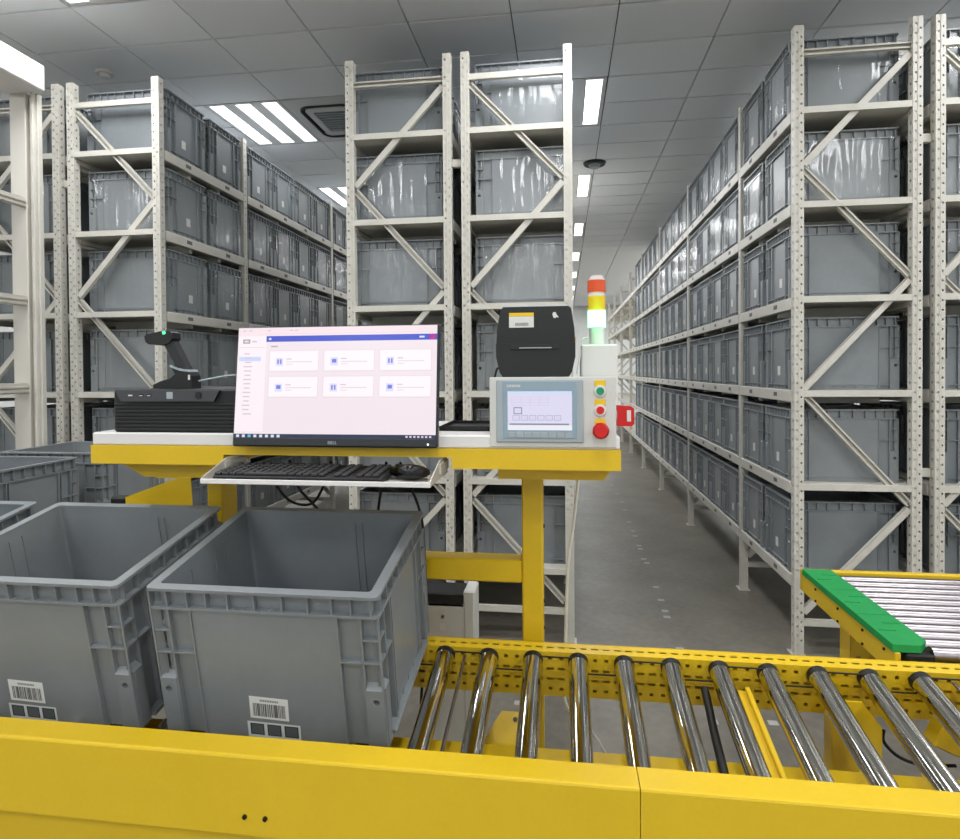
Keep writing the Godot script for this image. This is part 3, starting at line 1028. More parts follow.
func build_totes() -> void:
	var bars := [draw_barcode(5), draw_barcode(9), draw_barcode(13)]
	var frames := draw_frames()
	var tilt := Transform3D(Basis(Vector3.RIGHT, TILT), Vector3(0, DECK_Y, DECK_Z))
	var names := ["open grey tote on the rollers nearest the lens, below the monitor", "open grey tote on the rollers, second from the bare rollers", "open grey tote on the rollers, cut by the left edge"]
	for k in 3:
		var t := make_tote(bin_parts.tote, M.bin[[0, 2, 1][k]])
		t.name = numbered("open_tote")
		add_child(t)
		t.transform = tilt * Transform3D(Basis.IDENTITY, Vector3(-0.9046 - 0.593 * k + 0.26, 0.0, 0.3665 - 0.2165))
		tag(t, names[k], "tote", "open totes on the tilted rollers")
		var z := 0.2165 - 0.017 + 0.0096
		part(t, "barcode_label", card(Vector3([-0.056, -0.07, -0.05][k], 0.055, z), Vector3(0.091, -0.004, 0), Vector3(0.002, 0.056, 0)), bars[k])
		part(t, "marking_label", card(Vector3([-0.066, -0.08, -0.06][k], 0.004, z), Vector3(0.125, -0.004, 0), Vector3(0.001, 0.042, 0)), frames)
	# two level totes further left, waiting on the feed conveyor
	for k in 2:
		var t := make_tote(bin_parts.tote, M.bin[[1, 2][k]])
		t.name = numbered("open_tote")
		add_child(t)
		t.position = Vector3(-2.325 + 0.01 * k, 0.7505, [-2.145, -2.697][k])
		tag(t, ["open grey tote at the left edge, behind the tilted row", "open grey tote half hidden behind the left end of the desk"][k], "tote", "open totes waiting on the feed conveyor")
	var c := thing("feed_conveyor", "low roller conveyor under the two waiting totes at left", "conveyor", Vector3(-2.32, 0, -2.4))
	var rs := mb()
	cyl(rs, Vector3(-0.27, 0, 0), Vector3(0.27, 0, 0), 0.022, 0.022, 20)
	var rm := rs.commit()
	for k in 13: part(c, "roller", rm, M.zinc, Vector3(0, 0.7275, 0.6 - k * 0.1))
	for s in [-1, 1]:
		rs = mb()
		bevel(rs, Vector3(s * 0.272, 0.62, 0.66), Vector3(s * 0.285, 0.745, -0.68), 0.003)
		part(c, "rail", rs, M.yellow)
		for z in [0.55, -0.6]:
			rs = mb()
			bevel(rs, Vector3(s * 0.285, 0, z - 0.03), Vector3(s * 0.235, 0.62, z + 0.03), 0.004)
			part(c, "leg", rs, M.yellow)

# ------------------------------------------------------------------ side conveyor with green guard
func build_side_conveyor() -> void:
	var t := thing("branch_conveyor", "yellow roller conveyor branching right behind the rail, with green edge guard", "conveyor", Vector3(0.848, 0, -1.715))
	var top := 0.756
	# green guard: three moulded blocks end to end
	var w := 0.098
	var z0 := 0.0
	for k in 3:
		var st := mb()
		var a := -0.205 * k - 0.001
		var b := -0.205 * (k + 1) + 0.001
		var poly: PackedVector2Array
		if k == 0:
			poly = PackedVector2Array([Vector2(0, -a + 0.0), Vector2(w - 0.03, -a + 0.0), Vector2(w, -a + 0.035), Vector2(w, -b), Vector2(0, -b)])
		else:
			poly = PackedVector2Array([Vector2(0, -a), Vector2(w, -a), Vector2(w, -b), Vector2(0, -b)])
		var inner := PackedVector2Array()
		for p in poly: inner.append(Vector2(clampf(p.x, 0.004, w - 0.004), clampf(p.y, -a + 0.0, -b)))
		prism(st, poly, 0.020, Transform3D(Basis(Vector3(1, 0, 0), Vector3(0, 0, -1), Vector3(0, 1, 0)), Vector3(0, top - 0.02, 0)))
		box(st, Vector3(w * 0.1, top, -(-a + 0.09)), Vector3(w * 0.55, top + 0.0016, -(-a + 0.098)))
		box(st, Vector3(w * 0.45, top, -(-a + 0.14)), Vector3(w * 0.9, top + 0.0016, -(-a + 0.148)))
		part(t, "guard_block", st, M.green)
	# side frame below it
	var s := mb()
	bevel(s, Vector3(0.004, 0.672, 0.0), Vector3(0.02, top - 0.021, -0.64), 0.002)
	part(t, "side_frame", s, M.yellow)
	s = mb()
	bevel(s, Vector3(0.004, 0.672, -0.62), Vector3(1.9, top - 0.008, -0.645), 0.003)
	part(t, "rear_frame", s, M.yellow)
	for z in [-0.05, -0.17, -0.33, -0.5]:
		for y in [0.722, 0.682]:
			s = mb()
			cyl(s, Vector3(0.0, y, z), Vector3(0.004, y, z), 0.004, 0.004, 10)
			part(t, "bolt", s, M.blackgloss)
	var rs := mb()
	cyl(rs, Vector3(0.10, 0, 0), Vector3(1.9, 0, 0), 0.0205, 0.0205, 24)
	var rm := rs.commit()
	for k in 12: part(t, "roller", rm, M.zinc, Vector3(0, top - 0.03, -0.02 - 0.051 * k))
	s = mb()
	bevel(s, Vector3(0.03, top - 0.06, 0.006), Vector3(0.1, top - 0.022, -0.03), 0.004)
	part(t, "end_block", s, M.rubber)
	# leg with holes
	s = mb()
	plate(s, Vector3(0.03, 0, -0.30), Vector3.RIGHT, Vector3.UP, 0.05, 0.69, [{"u": 0.02, "hu": 0.007, "hv": 0.009, "vs": [0.1, 0.18, 0.26, 0.34, 0.42, 0.5, 0.58, 0.64]}], Vector3.BACK)
	box(s, Vector3(0.03, 0, -0.31), Vector3(0.034, 0.69, -0.38))
	box(s, Vector3(0.076, 0, -0.302), Vector3(0.08, 0.69, -0.38))
	part(t, "leg", s, M.yellow)
	s = mb()
	bevel(s, Vector3(0.08, 0.54, -0.34), Vector3(0.16, 0.6, -0.39), 0.003)
	part(t, "bracket", s, M.yellow)
	for p in [[1.7, -0.1], [1.7, -0.55]]:
		s = mb()
		bevel(s, Vector3(p[0], 0, p[1]), Vector3(p[0] + 0.06, 0.62, p[1] - 0.06), 0.004)
		part(t, "leg", s, M.yellow)

# ------------------------------------------------------------------ desk
func build_desk() -> void:
	var t := thing("workstation_desk", "yellow steel desk frame with white worktop behind the totes", "desk")
	var s := mb()
	bevel(s, Vector3(-1.271, 1.284, -1.50), Vector3(0.134, 1.318, -1.92), 0.004)
	part(t, "worktop", s, M.white)
	s = mb()
	prism(s, PackedVector2Array([Vector2(-1.273, 1.234), Vector2(-0.888, 1.234), Vector2(-0.888, 1.262), Vector2(-0.278, 1.262), Vector2(-0.278, 1.234), Vector2(0.136, 1.234), Vector2(0.136, 1.284), Vector2(-1.273, 1.284)]), 0.427, Transform3D(Basis.IDENTITY, Vector3(0, 0, -1.925)))
	part(t, "frame", s, M.yellow)
	# tapered arms under the frame
	s = mb()
	prism(s, PackedVector2Array([Vector2(-1.27, 1.234), Vector2(-0.93, 1.234), Vector2(-0.93, 1.185), Vector2(-1.175, 1.185)]), 0.06, Transform3D(Basis.IDENTITY, Vector3(0, 0, -1.64)))
	part(t, "arm", s, M.yellow)
	s = mb()
	prism(s, PackedVector2Array([Vector2(-0.17, 1.234), Vector2(0.128, 1.234), Vector2(0.10, 1.196), Vector2(-0.17, 1.196)]), 0.06, Transform3D(Basis.IDENTITY, Vector3(0, 0, -1.64)))
	part(t, "arm", s, M.yellow)
	s = mb()
	bevel(s, Vector3(-0.121, 0, -1.75), Vector3(-0.061, 1.234, -1.84), 0.004)
	part(t, "post", s, M.yellow)
	s = mb()
	bevel(s, Vector3(-1.093, 0, -1.75), Vector3(-1.043, 1.234, -1.84), 0.004)
	part(t, "post", s, M.yellow)
	s = mb()
	bevel(s, Vector3(-1.043, 0.864, -1.752), Vector3(-0.121, 0.930, -1.82), 0.005)
	part(t, "crossbar", s, M.yellow)
	for y in [1.02, 0.80, 0.72]:
		s = mb()
		cyl(s, Vector3(-0.061, y, -1.80), Vector3(-0.057, y, -1.80), 0.006, 0.005, 10)
		part(t, "bolt", s, M.blackgloss)
	# yellow guide plate at the far left
	var g := thing("guide_plate", "yellow sloped guide plate under the left end of the desk", "guide plate")
	s = mb()
	prism(s, PackedVector2Array([Vector2(-1.485, 1.02), Vector2(-1.485, 1.055), Vector2(-1.29, 1.124), Vector2(-1.245, 1.126), Vector2(-1.238, 1.0), Vector2(-1.25, 0.9), Vector2(-1.47, 0.9)]), 0.004, Transform3D(Basis.IDENTITY, Vector3(0, 0, -1.902)))
	part(g, "plate", s, M.yellow)
	s = mb()
	box(s, Vector3(-1.375, 1.122, -1.902), Vector3(-1.245, 1.127, -1.99))
	part(g, "flange", s, M.yellow)
	s = mb()
	bevel(s, Vector3(-1.285, 0, -1.93), Vector3(-1.245, 0.92, -1.97), 0.003)
	part(g, "support", s, M.yellow)
	s = mb()
	bevel(s, Vector3(-1.555, 1.0, -1.91), Vector3(-1.487, 1.052, -1.95), 0.006)
	part(g, "sensor_block", s, M.black)
	# white cabinet with black lid strip behind the crossbar
	var wb := thing("floor_cabinet", "small white metal box with black top strip and round hole behind the crossbar", "cabinet", Vector3(-0.42, 0, -2.2))
	s = mb()
	plate(s, Vector3(-0.12, 0.0, 0), Vector3.RIGHT, Vector3.UP, 0.196, 0.62, [{"u": 0.094, "hu": 0.006, "hv": 0.006, "vs": [0.572]}], Vector3.BACK)
	box(s, Vector3(-0.12, 0, -0.03), Vector3(0.076, 0.618, -0.12))
	box(s, Vector3(-0.12, 0.612, 0), Vector3(0.05, 0.62, -0.03))
	part(wb, "body", s, M.offwhite)
	s = mb()
	bevel(s, Vector3(0.052, 0, 0.004), Vector3(0.094, 0.672, -0.11), 0.006)
	part(wb, "edge_column", s, M.offwhite)
	s = mb()
	bevel(s, Vector3(-0.12, 0.62, 0.002), Vector3(0.05, 0.66, -0.12), 0.004)
	part(wb, "lid_strip", s, M.black)
	part(wb, "sticker", card(Vector3(-0.037, 0.522, 0.001), Vector3(0.022, 0, 0), Vector3(0, 0.026, 0)), M.paper)

func build_desk_things() -> void:
	var s := mb()
	# ---- monitor, leaning back
	var mt := thing("computer_monitor", "black flat computer monitor showing a bright web page, on the desk", "monitor", Vector3(-0.575, 1.289, -1.462))
	mt.rotation.x = -0.118
	s = mb()
	bevel(s, Vector3(-0.268, 0, 0), Vector3(0.268, 0.309, -0.022), 0.004)
	part(mt, "housing", s, M.charcoal)
	s = mb()
	bevel(s, Vector3(-0.16, 0.05, -0.0215), Vector3(0.16, 0.24, -0.055), 0.012)
	part(mt, "rear_cover", s, M.charcoal)
	var im := draw_desktop()
	var sm := mat(Color(0.02, 0.02, 0.02), 0.25)
	sm.emission_enabled = true
	sm.emission_operator = BaseMaterial3D.EMISSION_OP_MULTIPLY
	sm.emission = Color.WHITE
	sm.emission_texture = from_image(im)
	sm.emission_energy_multiplier = 0.93
	part(mt, "screen", card(Vector3(-0.264, 0.021, 0.0006), Vector3(0.528, 0, 0), Vector3(0, 0.2855, 0)), sm)
	lettering(mt, "DELL", 0.0075, Vector3(0.0, 0.011, 0.0004), M.grey)
	s = mb()
	box(s, Vector3(0.243, 0.007, 0), Vector3(0.247, 0.011, 0.001))
	part(mt, "power_light", s, glow(Color(1, 1, 1), 1.5))
	var sl := AreaLight3D.new()
	sl.name = "light"
	sl.area_size = Vector2(0.5, 0.28)
	sl.light_energy = 0.09
	sl.light_color = Color(1.0, 0.93, 0.96)
	sl.area_range = 20.0
	sl.shadow_enabled = true
	mt.add_child(sl)
	sl.position = Vector3(0, 0.165, 0.004)
	sl.rotation.y = PI
	s = mb()
	bevel(s, Vector3(-0.04, 0.12, -0.05), Vector3(0.04, 0.2, -0.12), 0.006)
	part(mt, "stand_head", s, M.black)
	s = mb()
	bevel(s, Vector3(-0.03, 0.03, -0.115), Vector3(0.03, 0.19, -0.14), 0.006, Transform3D(Basis(Vector3.RIGHT, 0.118), Vector3.ZERO))
	part(mt, "stand_neck", s, M.black)
	# ---- small desktop computer
	var pc := thing("desktop_computer", "black desktop computer lying flat under the barcode scanner", "computer", Vector3(-1.025, 1.318, -1.505))
	s = mb()
	bevel(s, Vector3(-0.188, 0, -0.004), Vector3(0.177, 0.116, -0.33), 0.005)
	part(pc, "case", s, M.black)
	for k in 8:
		s = mb()
		bevel(s, Vector3(-0.182, 0.004 + k * 0.0098, -0.004), Vector3(0.17, 0.0105 + k * 0.0098, -0.0015), 0.001)
		part(pc, "grille_bar", s, M.black)
	s = mb()
	prism(s, PackedVector2Array([Vector2(-0.176, 0.114), Vector2(0.127, 0.114), Vector2(0.110, 0.084), Vector2(-0.158, 0.084)]), 0.007, Transform3D(Basis.IDENTITY, Vector3(0, 0, -0.002)))
	part(pc, "front_panel", s, M.graphite)
	for x in [-0.098, -0.075]:
		s = mb()
		bevel(s, Vector3(x - 0.007, 0.096, 0.004), Vector3(x + 0.007, 0.105, 0.0056), 0.0006)
		part(pc, "usb_port", s, M.black)
		s = mb()
		box(s, Vector3(x - 0.005, 0.0985, 0.0056), Vector3(x + 0.004, 0.1005, 0.006))
		part(pc, "contact", s, M.white)
	s = mb()
	box(s, Vector3(-0.136, 0.0985, 0.005), Vector3(-0.124, 0.102, 0.0056))
	part(pc, "usb_port", s, M.white)
	s = mb()
	bevel(s, Vector3(-0.024, 0.091, 0.0045), Vector3(-0.006, 0.109, 0.0062), 0.0007)
	part(pc, "badge", s, M.grey)
	s = mb()
	cyl(s, Vector3(0.068, 0.1, 0.005), Vector3(0.068, 0.1, 0.0062), 0.010, 0.010, 20)
	part(pc, "power_button", s, M.black)
	# ---- barcode scanner in its cradle
	var sc := thing("barcode_scanner", "black handheld barcode scanner with green light standing in its cradle", "scanner", Vector3(-1.066, 1.4345, -1.59))
	s = mb()
	var prof := PackedVector2Array([Vector2(-0.070, 0.0), Vector2(-0.072, 0.010), Vector2(-0.05, 0.020), Vector2(-0.02, 0.028), Vector2(-0.004, 0.040), Vector2(-0.016, 0.060), Vector2(-0.012, 0.066), Vector2(0.012, 0.054), Vector2(0.034, 0.050), Vector2(0.044, 0.035), Vector2(0.046, 0.0)])
	prism(s, prof, 0.044, Transform3D(Basis.IDENTITY, Vector3(0, 0, -0.022)))
	part(sc, "cradle", s, M.black)
	s = mb()
	prism(s, PackedVector2Array([Vector2(-0.02, 0.060), Vector2(-0.018, 0.066), Vector2(0.014, 0.054), Vector2(0.034, 0.052), Vector2(0.037, 0.046), Vector2(0.012, 0.049)]), 0.047, Transform3D(Basis.IDENTITY, Vector3(0, 0, -0.0235)))
	part(sc, "cradle_trim", s, M.grey)
	s = mb()
	prism(s, PackedVector2Array([Vector2(0.0, 0.045), Vector2(-0.02, 0.085), Vector2(-0.036, 0.112), Vector2(-0.044, 0.13), Vector2(-0.014, 0.132), Vector2(-0.006, 0.115), Vector2(0.03, 0.048)]), 0.028, Transform3D(Basis.IDENTITY, Vector3(0, 0, -0.014)))
	part(sc, "handle", s, M.charcoal)
	s = mb()
	prism(s, PackedVector2Array([Vector2(-0.094, 0.130), Vector2(-0.098, 0.146), Vector2(-0.09, 0.152), Vector2(-0.05, 0.160), Vector2(-0.022, 0.161), Vector2(-0.014, 0.155), Vector2(-0.013, 0.140), Vector2(-0.022, 0.128), Vector2(-0.045, 0.120), Vector2(-0.085, 0.124)]), 0.040, Transform3D(Basis.IDENTITY, Vector3(0, 0, -0.020)))
	part(sc, "head", s, M.black)
	s = mb()
	bevel(s, Vector3(-0.042, 0.152, 0.0195), Vector3(-0.033, 0.159, 0.0215), 0.001)
	part(sc, "status_light", s, glow(Color(0.25, 1.0, 0.55), 3.0))
	s = mb()
	box(s, Vector3(0.035, 0.024, 0.022), Vector3(0.041, 0.038, 0.0228))
	part(sc, "sticker", s, M.white)
	var cb := mb()
	tube(cb, [Vector3(-1.0, 1.455, -1.57), Vector3(-0.96, 1.462, -1.57), Vector3(-0.9, 1.47, -1.575), Vector3(-0.82, 1.468, -1.62), Vector3(-0.75, 1.40, -1.66), Vector3(-0.72, 1.322, -1.68)], 0.0025)
	tag(part(self, numbered("cable"), cb, M.grey), "thin grey cable running from the scanner cradle behind the monitor", "cable")
	# ---- keyboard tray
	var tr := thing("keyboard_tray", "grey sliding keyboard tray pulled out below the monitor", "tray", Vector3(-0.583, 1.214, -1.36))
	s = mb()
	box(s, Vector3(-0.28, 0, 0), Vector3(0.28, 0.003, -0.2))
	part(tr, "pan", s, M.offwhite)
	s = mb()
	bevel(s, Vector3(-0.282, -0.002, 0.004), Vector3(0.282, 0.010, 0.0), 0.0012)
	part(tr, "front_lip", s, M.white)
	for x in [-0.281, 0.279]:
		s = mb()
		prism(s, PackedVector2Array([Vector2(0, 0.0), Vector2(0.0, 0.012), Vector2(-0.11, 0.045), Vector2(-0.2, 0.045), Vector2(-0.2, 0)]), 0.003, Transform3D(Basis(Vector3(0, 0, 1), Vector3(0, 1, 0), Vector3(1, 0, 0)), Vector3(x, 0, 0)))
		part(tr, "side_plate", s, M.alu)
		s = mb()
		box(s, Vector3(x - 0.004, 0.012, -0.10), Vector3(x + 0.007, 0.036, -0.2))
		part(tr, "slide", s, M.alu)
	var kb := thing("keyboard", "black computer keyboard on the sliding tray", "keyboard", Vector3(-0.625, 1.2175, -1.372))
	kb.rotation.x = 0.06
	s = mb()
	bevel(s, Vector3(-0.218, 0, 0), Vector3(0.208, 0.012, -0.135), 0.003)
	part(kb, "case", s, M.black)
	s = mb()
	bevel(s, Vector3(-0.0075, 0, -0.0075), Vector3(0.0075, 0.007, 0.0075), 0.0018)
	var key := s.commit()
	s = mb()
	bevel(s, Vector3(-0.055, 0, -0.0075), Vector3(0.055, 0.007, 0.0075), 0.0018)
	var space := s.commit()
	for r in 6:
		for c in 22:
			if r == 0 and c >= 4 and c <= 9:
				if c == 4: part(kb, "key", space, M.charcoal, Vector3(-0.208 + 6.5 * 0.0188, 0.0115, -0.0135))
				continue
			if c in [15, 18] : continue
			part(kb, "key", key, M.charcoal, Vector3(-0.208 + c * 0.0188, 0.0115, -0.0135 - r * 0.0205))
	var ms := thing("computer_mouse", "black computer mouse at the right end of the keyboard tray", "mouse", Vector3(-0.368, 1.2175, -1.43))
	ms.rotation.y = 1.3
	var sp := SphereMesh.new()
	sp.radius = 0.5
	sp.height = 1.0
	sp.radial_segments = 24
	sp.rings = 12
	s = mb()
	s.append_from(sp, 0, Transform3D(Basis.from_scale(Vector3(0.062, 0.036, 0.108)), Vector3(0, 0.0185, 0)))
	var body := part(ms, "body", s, M.blackgloss)
	s = mb()
	cyl(s, Vector3(-0.004, 0.030, -0.032), Vector3(0.004, 0.030, -0.032), 0.007, 0.007, 14)
	part(ms, "wheel", s, M.charcoal)
	# ---- control box
	var cbx := thing("control_box", "pale grey control box with touch panel, buttons and red emergency stop", "control box", Vector3(-0.181, 1.318, -1.496))
	s = mb()
	bevel(s, Vector3(0, -0.028, 0), Vector3(0.306, 0.1435, -0.004), 0.0015)
	bevel(s, Vector3(0.003, 0.0, -0.004), Vector3(0.303, 0.142, -0.108), 0.003)
	part(cbx, "housing", s, M.offwhite)
	var pn := Node3D.new()
	s = mb()
	bevel(s, Vector3(0.017, -0.016, 0), Vector3(0.228, 0.137, 0.005), 0.002)
	var bez := part(cbx, "touch_panel", s, M.grey)
	s = mb()
	bevel(s, Vector3(0.033, -0.006, 0.005), Vector3(0.212, 0.133, 0.0062), 0.0006)
	part(bez, "inner_bezel", s, M.bluegrey)
	var pm := mat(Color(0.03, 0.03, 0.03), 0.2)
	pm.emission_enabled = true
	pm.emission_operator = BaseMaterial3D.EMISSION_OP_MULTIPLY
	pm.emission = Color.WHITE
	pm.emission_texture = from_image(draw_panel())
	pm.emission_energy_multiplier = 0.95
	part(bez, "display", card(Vector3(0.045, 0.014, 0.0066), Vector3(0.156, 0, 0), Vector3(0, 0.095, 0)), pm)
	for k in 8:
		s = mb()
		bevel(s, Vector3(0.046 + k * 0.0198, -0.004, 0.0062), Vector3(0.063 + k * 0.0198, 0.009, 0.0074), 0.0005)
		part(bez, "function_key", s, M.grey)
	lettering(bez, "SIEMENS", 0.0058, Vector3(0.060, 0.122, 0.0064), M.white)
	for b in [[0.109, M.button_green, "green push button"], [0.063, M.red, "red push button"]]:
		s = mb()
		cyl(s, Vector3(0.268, b[0], 0), Vector3(0.268, b[0], 0.006), 0.0155, 0.0135, 28)
		var rg := part(cbx, "push_button", s, M.white, Vector3.ZERO, b[2])
		s = mb()
		cyl(s, Vector3(0.268, b[0], 0.006), Vector3(0.268, b[0], 0.009), 0.0095, 0.009, 24)
		part(rg, "cap", s, b[1])
		s = mb()
		bevel(s, Vector3(0.255, b[0] + 0.012, 0), Vector3(0.281, b[0] + 0.026, 0.0025), 0.0005)
		part(cbx, "button_tag", s, M.tag_yellow)
	s = mb()
	bevel(s, Vector3(0.255, 0.031, 0), Vector3(0.281, 0.042, 0.0025), 0.0005)
	part(cbx, "button_tag", s, M.tag_yellow)
	s = mb()
	cyl(s, Vector3(0.268, 0.015, 0), Vector3(0.268, 0.015, 0.014), 0.012, 0.012, 24)
	cyl(s, Vector3(0.268, 0.015, 0.014), Vector3(0.268, 0.015, 0.024), 0.0185, 0.0195, 28)
	cyl(s, Vector3(0.268, 0.015, 0.024), Vector3(0.268, 0.015, 0.028), 0.0195, 0.015, 28)
	part(cbx, "emergency_stop", s, M.red)
	s = mb()
	# red switch handle on the right side
	prism(s, PackedVector2Array([Vector2(0, 0), Vector2(0, 0.052), Vector2(0.034, 0.05), Vector2(0.042, 0.044), Vector2(0.042, 0.006), Vector2(0.036, 0.0)]), 0.03, Transform3D(Basis.IDENTITY, Vector3(0.314, 0.018, -0.10)))
	var rsw := part(cbx, "isolator_switch", s, M.red, Vector3.ZERO, "red switch handle on the side of the box")
	s = mb()
	bevel(s, Vector3(0.338, 0.03, -0.0702), Vector3(0.348, 0.058, -0.0688), 0.0008)
	part(rsw, "handle_window", s, M.paper)
	s = mb()
	cyl(s, Vector3(0.302, 0.044, -0.085), Vector3(0.316, 0.044, -0.085), 0.014, 0.014, 16)
	part(rsw, "shaft", s, M.offwhite)
	# ---- label printer
	var pr := thing("label_printer", "dark label printer with a white and yellow sticker on the control box", "printer", Vector3(-0.069, 1.4616, -1.525))
	s = mb()
	var low := PackedVector2Array([Vector2(-0.082, 0.0), Vector2(-0.09, 0.012), Vector2(-0.0985, 0.05), Vector2(-0.0985, 0.084), Vector2(0.0985, 0.084), Vector2(0.0985, 0.05), Vector2(0.09, 0.012), Vector2(0.082, 0.0)])
	prism(s, low, 0.19, Transform3D(Basis.IDENTITY, Vector3(0, 0, -0.19)))
	part(pr, "base", s, M.printer)
	s = mb()
	var up := PackedVector2Array([Vector2(-0.0985, 0.0845), Vector2(-0.0965, 0.12), Vector2(-0.088, 0.168), Vector2(-0.08, 0.176), Vector2(0.082, 0.176), Vector2(0.089, 0.168), Vector2(0.0965, 0.12), Vector2(0.0985, 0.0845)])
	prism(s, up, 0.18, Transform3D(Basis.IDENTITY, Vector3(0, 0, -0.19)))
	part(pr, "lid", s, M.printer)
	s = mb()
	bevel(s, Vector3(-0.062, 0.068, 0.0), Vector3(0.06, 0.08, 0.0035), 0.0012)
	part(pr, "paper_slot", s, M.black)
	s = mb()
	box(s, Vector3(-0.04, 0.071, 0.0035), Vector3(0.04, 0.0735, 0.0055))
	part(pr, "tear_bar", s, M.grey)
	s = mb()
	bevel(s, Vector3(-0.084, 0.172, -0.012), Vector3(0.086, 0.1785, -0.19), 0.002)
	part(pr, "top_edge", s, M.grey)
	s = mb()
	box(s, Vector3(-0.066, 0.124, -0.01), Vector3(-0.004, 0.161, -0.0094))
	var stk := part(pr, "sticker", s, M.paper)
	s = mb()
	box(s, Vector3(-0.066, 0.152, -0.0095), Vector3(-0.004, 0.161, -0.009))
	part(stk, "yellow_band", s, M.tag_yellow)
	s = mb()
	for k in 12: box(s, Vector3(-0.05 + k * 0.0028, 0.128, -0.0095), Vector3(-0.0487 + k * 0.0028, 0.136, -0.009))
	part(stk, "barcode", s, M.ink)
	s = mb()
	prism(s, PackedVector2Array([Vector2(0.042, 0.156), Vector2(0.045, 0.161), Vector2(0.051, 0.161), Vector2(0.052, 0.156), Vector2(0.057, 0.150), Vector2(0.057, 0.147), Vector2(0.053, 0.149), Vector2(0.05, 0.146), Vector2(0.045, 0.147), Vector2(0.044, 0.151)]), 0.0006, Transform3D(Basis.IDENTITY, Vector3(0, 0, -0.01)))
	part(pr, "maker_mark", s, M.paper)
	s = mb()
	bevel(s, Vector3(0.0985, 0.088, -0.03), Vector3(0.1, 0.1, -0.06), 0.0005)
	part(pr, "lid_latch", s, M.tag_yellow)
	# cables at the printer
	cb = mb()
	tube(cb, [Vector3(-0.16, 1.475, -1.62), Vector3(-0.172, 1.485, -1.61), Vector3(-0.178, 1.472, -1.61), Vector3(-0.183, 1.44, -1.6), Vector3(-0.19, 1.39, -1.6), Vector3(-0.193, 1.322, -1.62)], 0.003)
	tag(part(self, numbered("cable"), cb, M.rubber), "black printer cable dropping at the left side of the control box", "cable")
	cb = mb()
	tube(cb, [Vector3(0.034, 1.468, -1.60), Vector3(0.042, 1.51, -1.61), Vector3(0.047, 1.548, -1.62), Vector3(0.052, 1.56, -1.625), Vector3(0.062, 1.562, -1.628)], 0.0022)
	tag(part(self, numbered("cable"), cb, M.cable_white), "thin white cable curling up beside the signal tower", "cable")
	# ---- signal tower
	var sg := thing("signal_tower", "stack light with red, yellow and lit green segments on a white box", "signal light", Vector3(0.088, 1.4605, -1.63))
	s = mb()
	bevel(s, Vector3(-0.043, -0.142, 0.02), Vector3(0.051, 0.084, -0.08), 0.004)
	part(sg, "mounting_box", s, M.white)
	s = mb()
	cyl(s, Vector3(0, 0.084, -0.02), Vector3(0, 0.13, -0.02), 0.019, 0.02, 24)
	part(sg, "stem", s, M.white)
	var seg := [[0.13, 0.174, glow(Color(0.62, 1.0, 0.80), 2.2), "lit green segment"], [0.176, 0.212, M.signal_yellow, "yellow segment"], [0.222, 0.254, M.signal_red, "orange red segment"]]
	for q in seg:
		s = mb()
		cyl(s, Vector3(0, q[0], -0.02), Vector3(0, q[1], -0.02), 0.0235, 0.0235, 28)
		part(sg, "lamp_segment", s, q[2], Vector3.ZERO, q[3])
	s = mb()
	cyl(s, Vector3(0, 0.212, -0.02), Vector3(0, 0.222, -0.02), 0.0215, 0.0215, 24)
	part(sg, "collar", s, M.white)
	s = mb()
	cyl(s, Vector3(0, 0.254, -0.02), Vector3(0, 0.266, -0.02), 0.0225, 0.016, 24)
	part(sg, "cap", s, M.white)
	var gl := OmniLight3D.new()
	gl.name = "light"
	gl.light_color = Color(0.15, 1.0, 0.45)
	gl.light_energy = 0.003
	gl.omni_range = 20.0
	gl.light_size = 0.02
	gl.shadow_enabled = true
	sg.add_child(gl)
	gl.position = Vector3(0, 0.152, 0.03)
	# ---- black tray on the worktop between monitor and control box
	var bt := thing("document_tray", "low black tray on the worktop between monitor and control box", "tray", Vector3(-0.262, 1.318, -1.6))
	s = mb()
	box(s, Vector3(-0.068, 0, 0), Vector3(0.066, 0.003, -0.2))
	box(s, Vector3(-0.068, 0, 0), Vector3(0.066, 0.013, -0.003))
	box(s, Vector3(-0.068, 0, -0.197), Vector3(0.066, 0.012, -0.2))
	box(s, Vector3(-0.068, 0, 0), Vector3(-0.065, 0.012, -0.2))
	box(s, Vector3(0.063, 0, 0), Vector3(0.066, 0.012, -0.2))
	part(bt, "tray", s, M.black)
	# ---- loose cables under the tray
	var runs := [
		[[Vector3(-0.86, 1.22, -1.66), Vector3(-0.84, 1.16, -1.68), Vector3(-0.80, 1.10, -1.7), Vector3(-0.74, 1.09, -1.7), Vector3(-0.70, 1.13, -1.69), Vector3(-0.66, 1.22, -1.67)], "black cable loop hanging under the left half of the keyboard tray"],
		[[Vector3(-0.80, 1.22, -1.7), Vector3(-0.78, 1.14, -1.71), Vector3(-0.72, 1.07, -1.72), Vector3(-0.66, 0.98, -1.73), Vector3(-0.62, 0.6, -1.74), Vector3(-0.6, 0.02, -1.75)], "black cable falling behind the near tote from the desk"],
		[[Vector3(-0.50, 1.22, -1.68), Vector3(-0.52, 1.15, -1.70), Vector3(-0.54, 1.05, -1.72), Vector3(-0.54, 0.8, -1.73), Vector3(-0.54, 0.5, -1.74)], "black cable hanging under the right half of the keyboard tray"],
		[[Vector3(-0.46, 1.22, -1.68), Vector3(-0.44, 1.16, -1.70), Vector3(-0.41, 1.06, -1.72), Vector3(-0.40, 0.8, -1.73), Vector3(-0.42, 0.5, -1.74)], "black cable hanging left of the yellow desk post"]]
	for r in runs:
		cb = mb()
		tube(cb, r[0], 0.004)
		tag(part(self, numbered("cable"), cb, M.rubber), r[1], "cable", "desk cables")

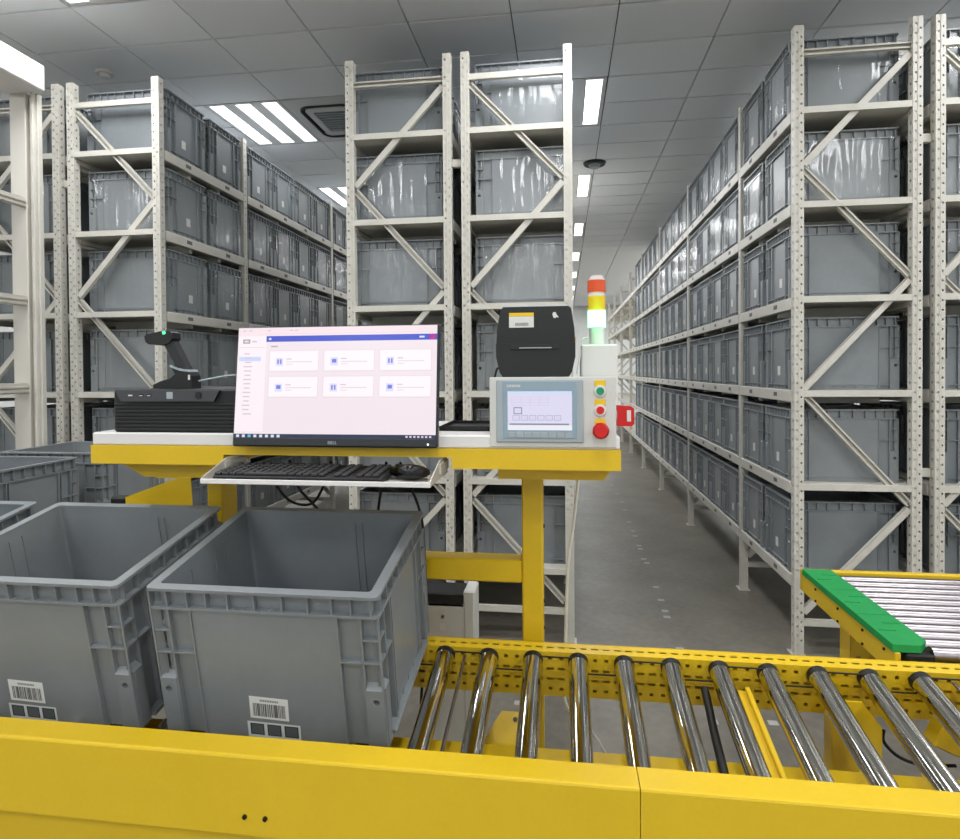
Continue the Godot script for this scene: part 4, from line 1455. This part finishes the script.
# ------------------------------------------------------------------ lift machine at the left edge
func build_lift() -> void:
	var t := thing("lift_column", "white lift column with side rails and boxed top beam at the left edge", "lift column", Vector3(-2.915, 0, -3.0))
	var s := mb()
	bevel(s, Vector3(-0.10, 0, 0), Vector3(0.0, 3.02, -0.06), 0.004)
	part(t, "column", s, M.alu)
	s = mb()
	bevel(s, Vector3(-0.10, 0, 0.84), Vector3(0.0, 3.02, 0.78), 0.004)
	part(t, "column", s, M.alu)
	s = mb()
	bevel(s, Vector3(0.0, 0, -0.022), Vector3(0.026, 3.02, -0.06), 0.003)
	part(t, "guide_channel", s, M.alu)
	s = mb()
	bevel(s, Vector3(0.026, 0, 0.0), Vector3(0.044, 3.02, -0.055), 0.003)
	part(t, "guide_rail", s, M.rack)
	s = mb()
	bevel(s, Vector3(0.044, 0, -0.02), Vector3(0.058, 3.02, -0.05), 0.003)
	part(t, "guide_rail", s, M.rack)
	s = mb()
	bevel(s, Vector3(-0.13, 3.02, 0.9), Vector3(0.116, 3.16, -0.01), 0.006)
	part(t, "top_beam", s, M.white)
	for y in [2.44, 1.90, 1.42]:
		s = mb()
		box(s, Vector3(-0.12, y, 0.8), Vector3(-0.02, y + 0.008, 0.0))
		box(s, Vector3(-0.02, y - 0.05, 0.8), Vector3(-0.012, y + 0.008, 0.0))
		part(t, "bracket_rail", s, M.alu)
		for k in 2:
			s = mb()
			bevel(s, Vector3(-0.012, y - 0.02 - k * 0.024, 0.8), Vector3(-0.002, y - 0.008 - k * 0.024, 0.0), 0.002)
			part(t, "rib", s, M.alu)

func build_floor_things() -> void:
	var s := mb()
	box(s, Vector3(-0.02, 0, -0.017), Vector3(0.02, 0.001, 0.017))
	var m := s.commit()
	var spots := [[0.613, -2.647], [0.859, -2.67], [-0.204, -2.694], [0.603, -3.323], [0.605, -3.746], [0.608, -3.838], [0.612, -4.019], [0.616, -4.257], [0.625, -4.781], [0.612, -4.88], [0.621, -5.15], [0.621, -5.25], [0.623, -5.549], [0.624, -5.72], [0.623, -6.056], [0.636, -6.572], [0.641, -6.968], [0.624, -7.413], [0.6, -7.98]]
	for k in spots.size():
		var label: String = ["white floor sticker seen under the rollers, left of two", "white floor sticker seen under the rollers, right of two", "white floor sticker under the rollers by the desk post"][k] if k < 3 else "white floor sticker in the main aisle, %s from the conveyor" % ORD[k - 3]
		var o := thing("floor_sticker", label, "sticker", Vector3(spots[k][0], 0.0, spots[k][1]), "white position stickers on the floor")
		part(o, "sticker", m, M.worn)
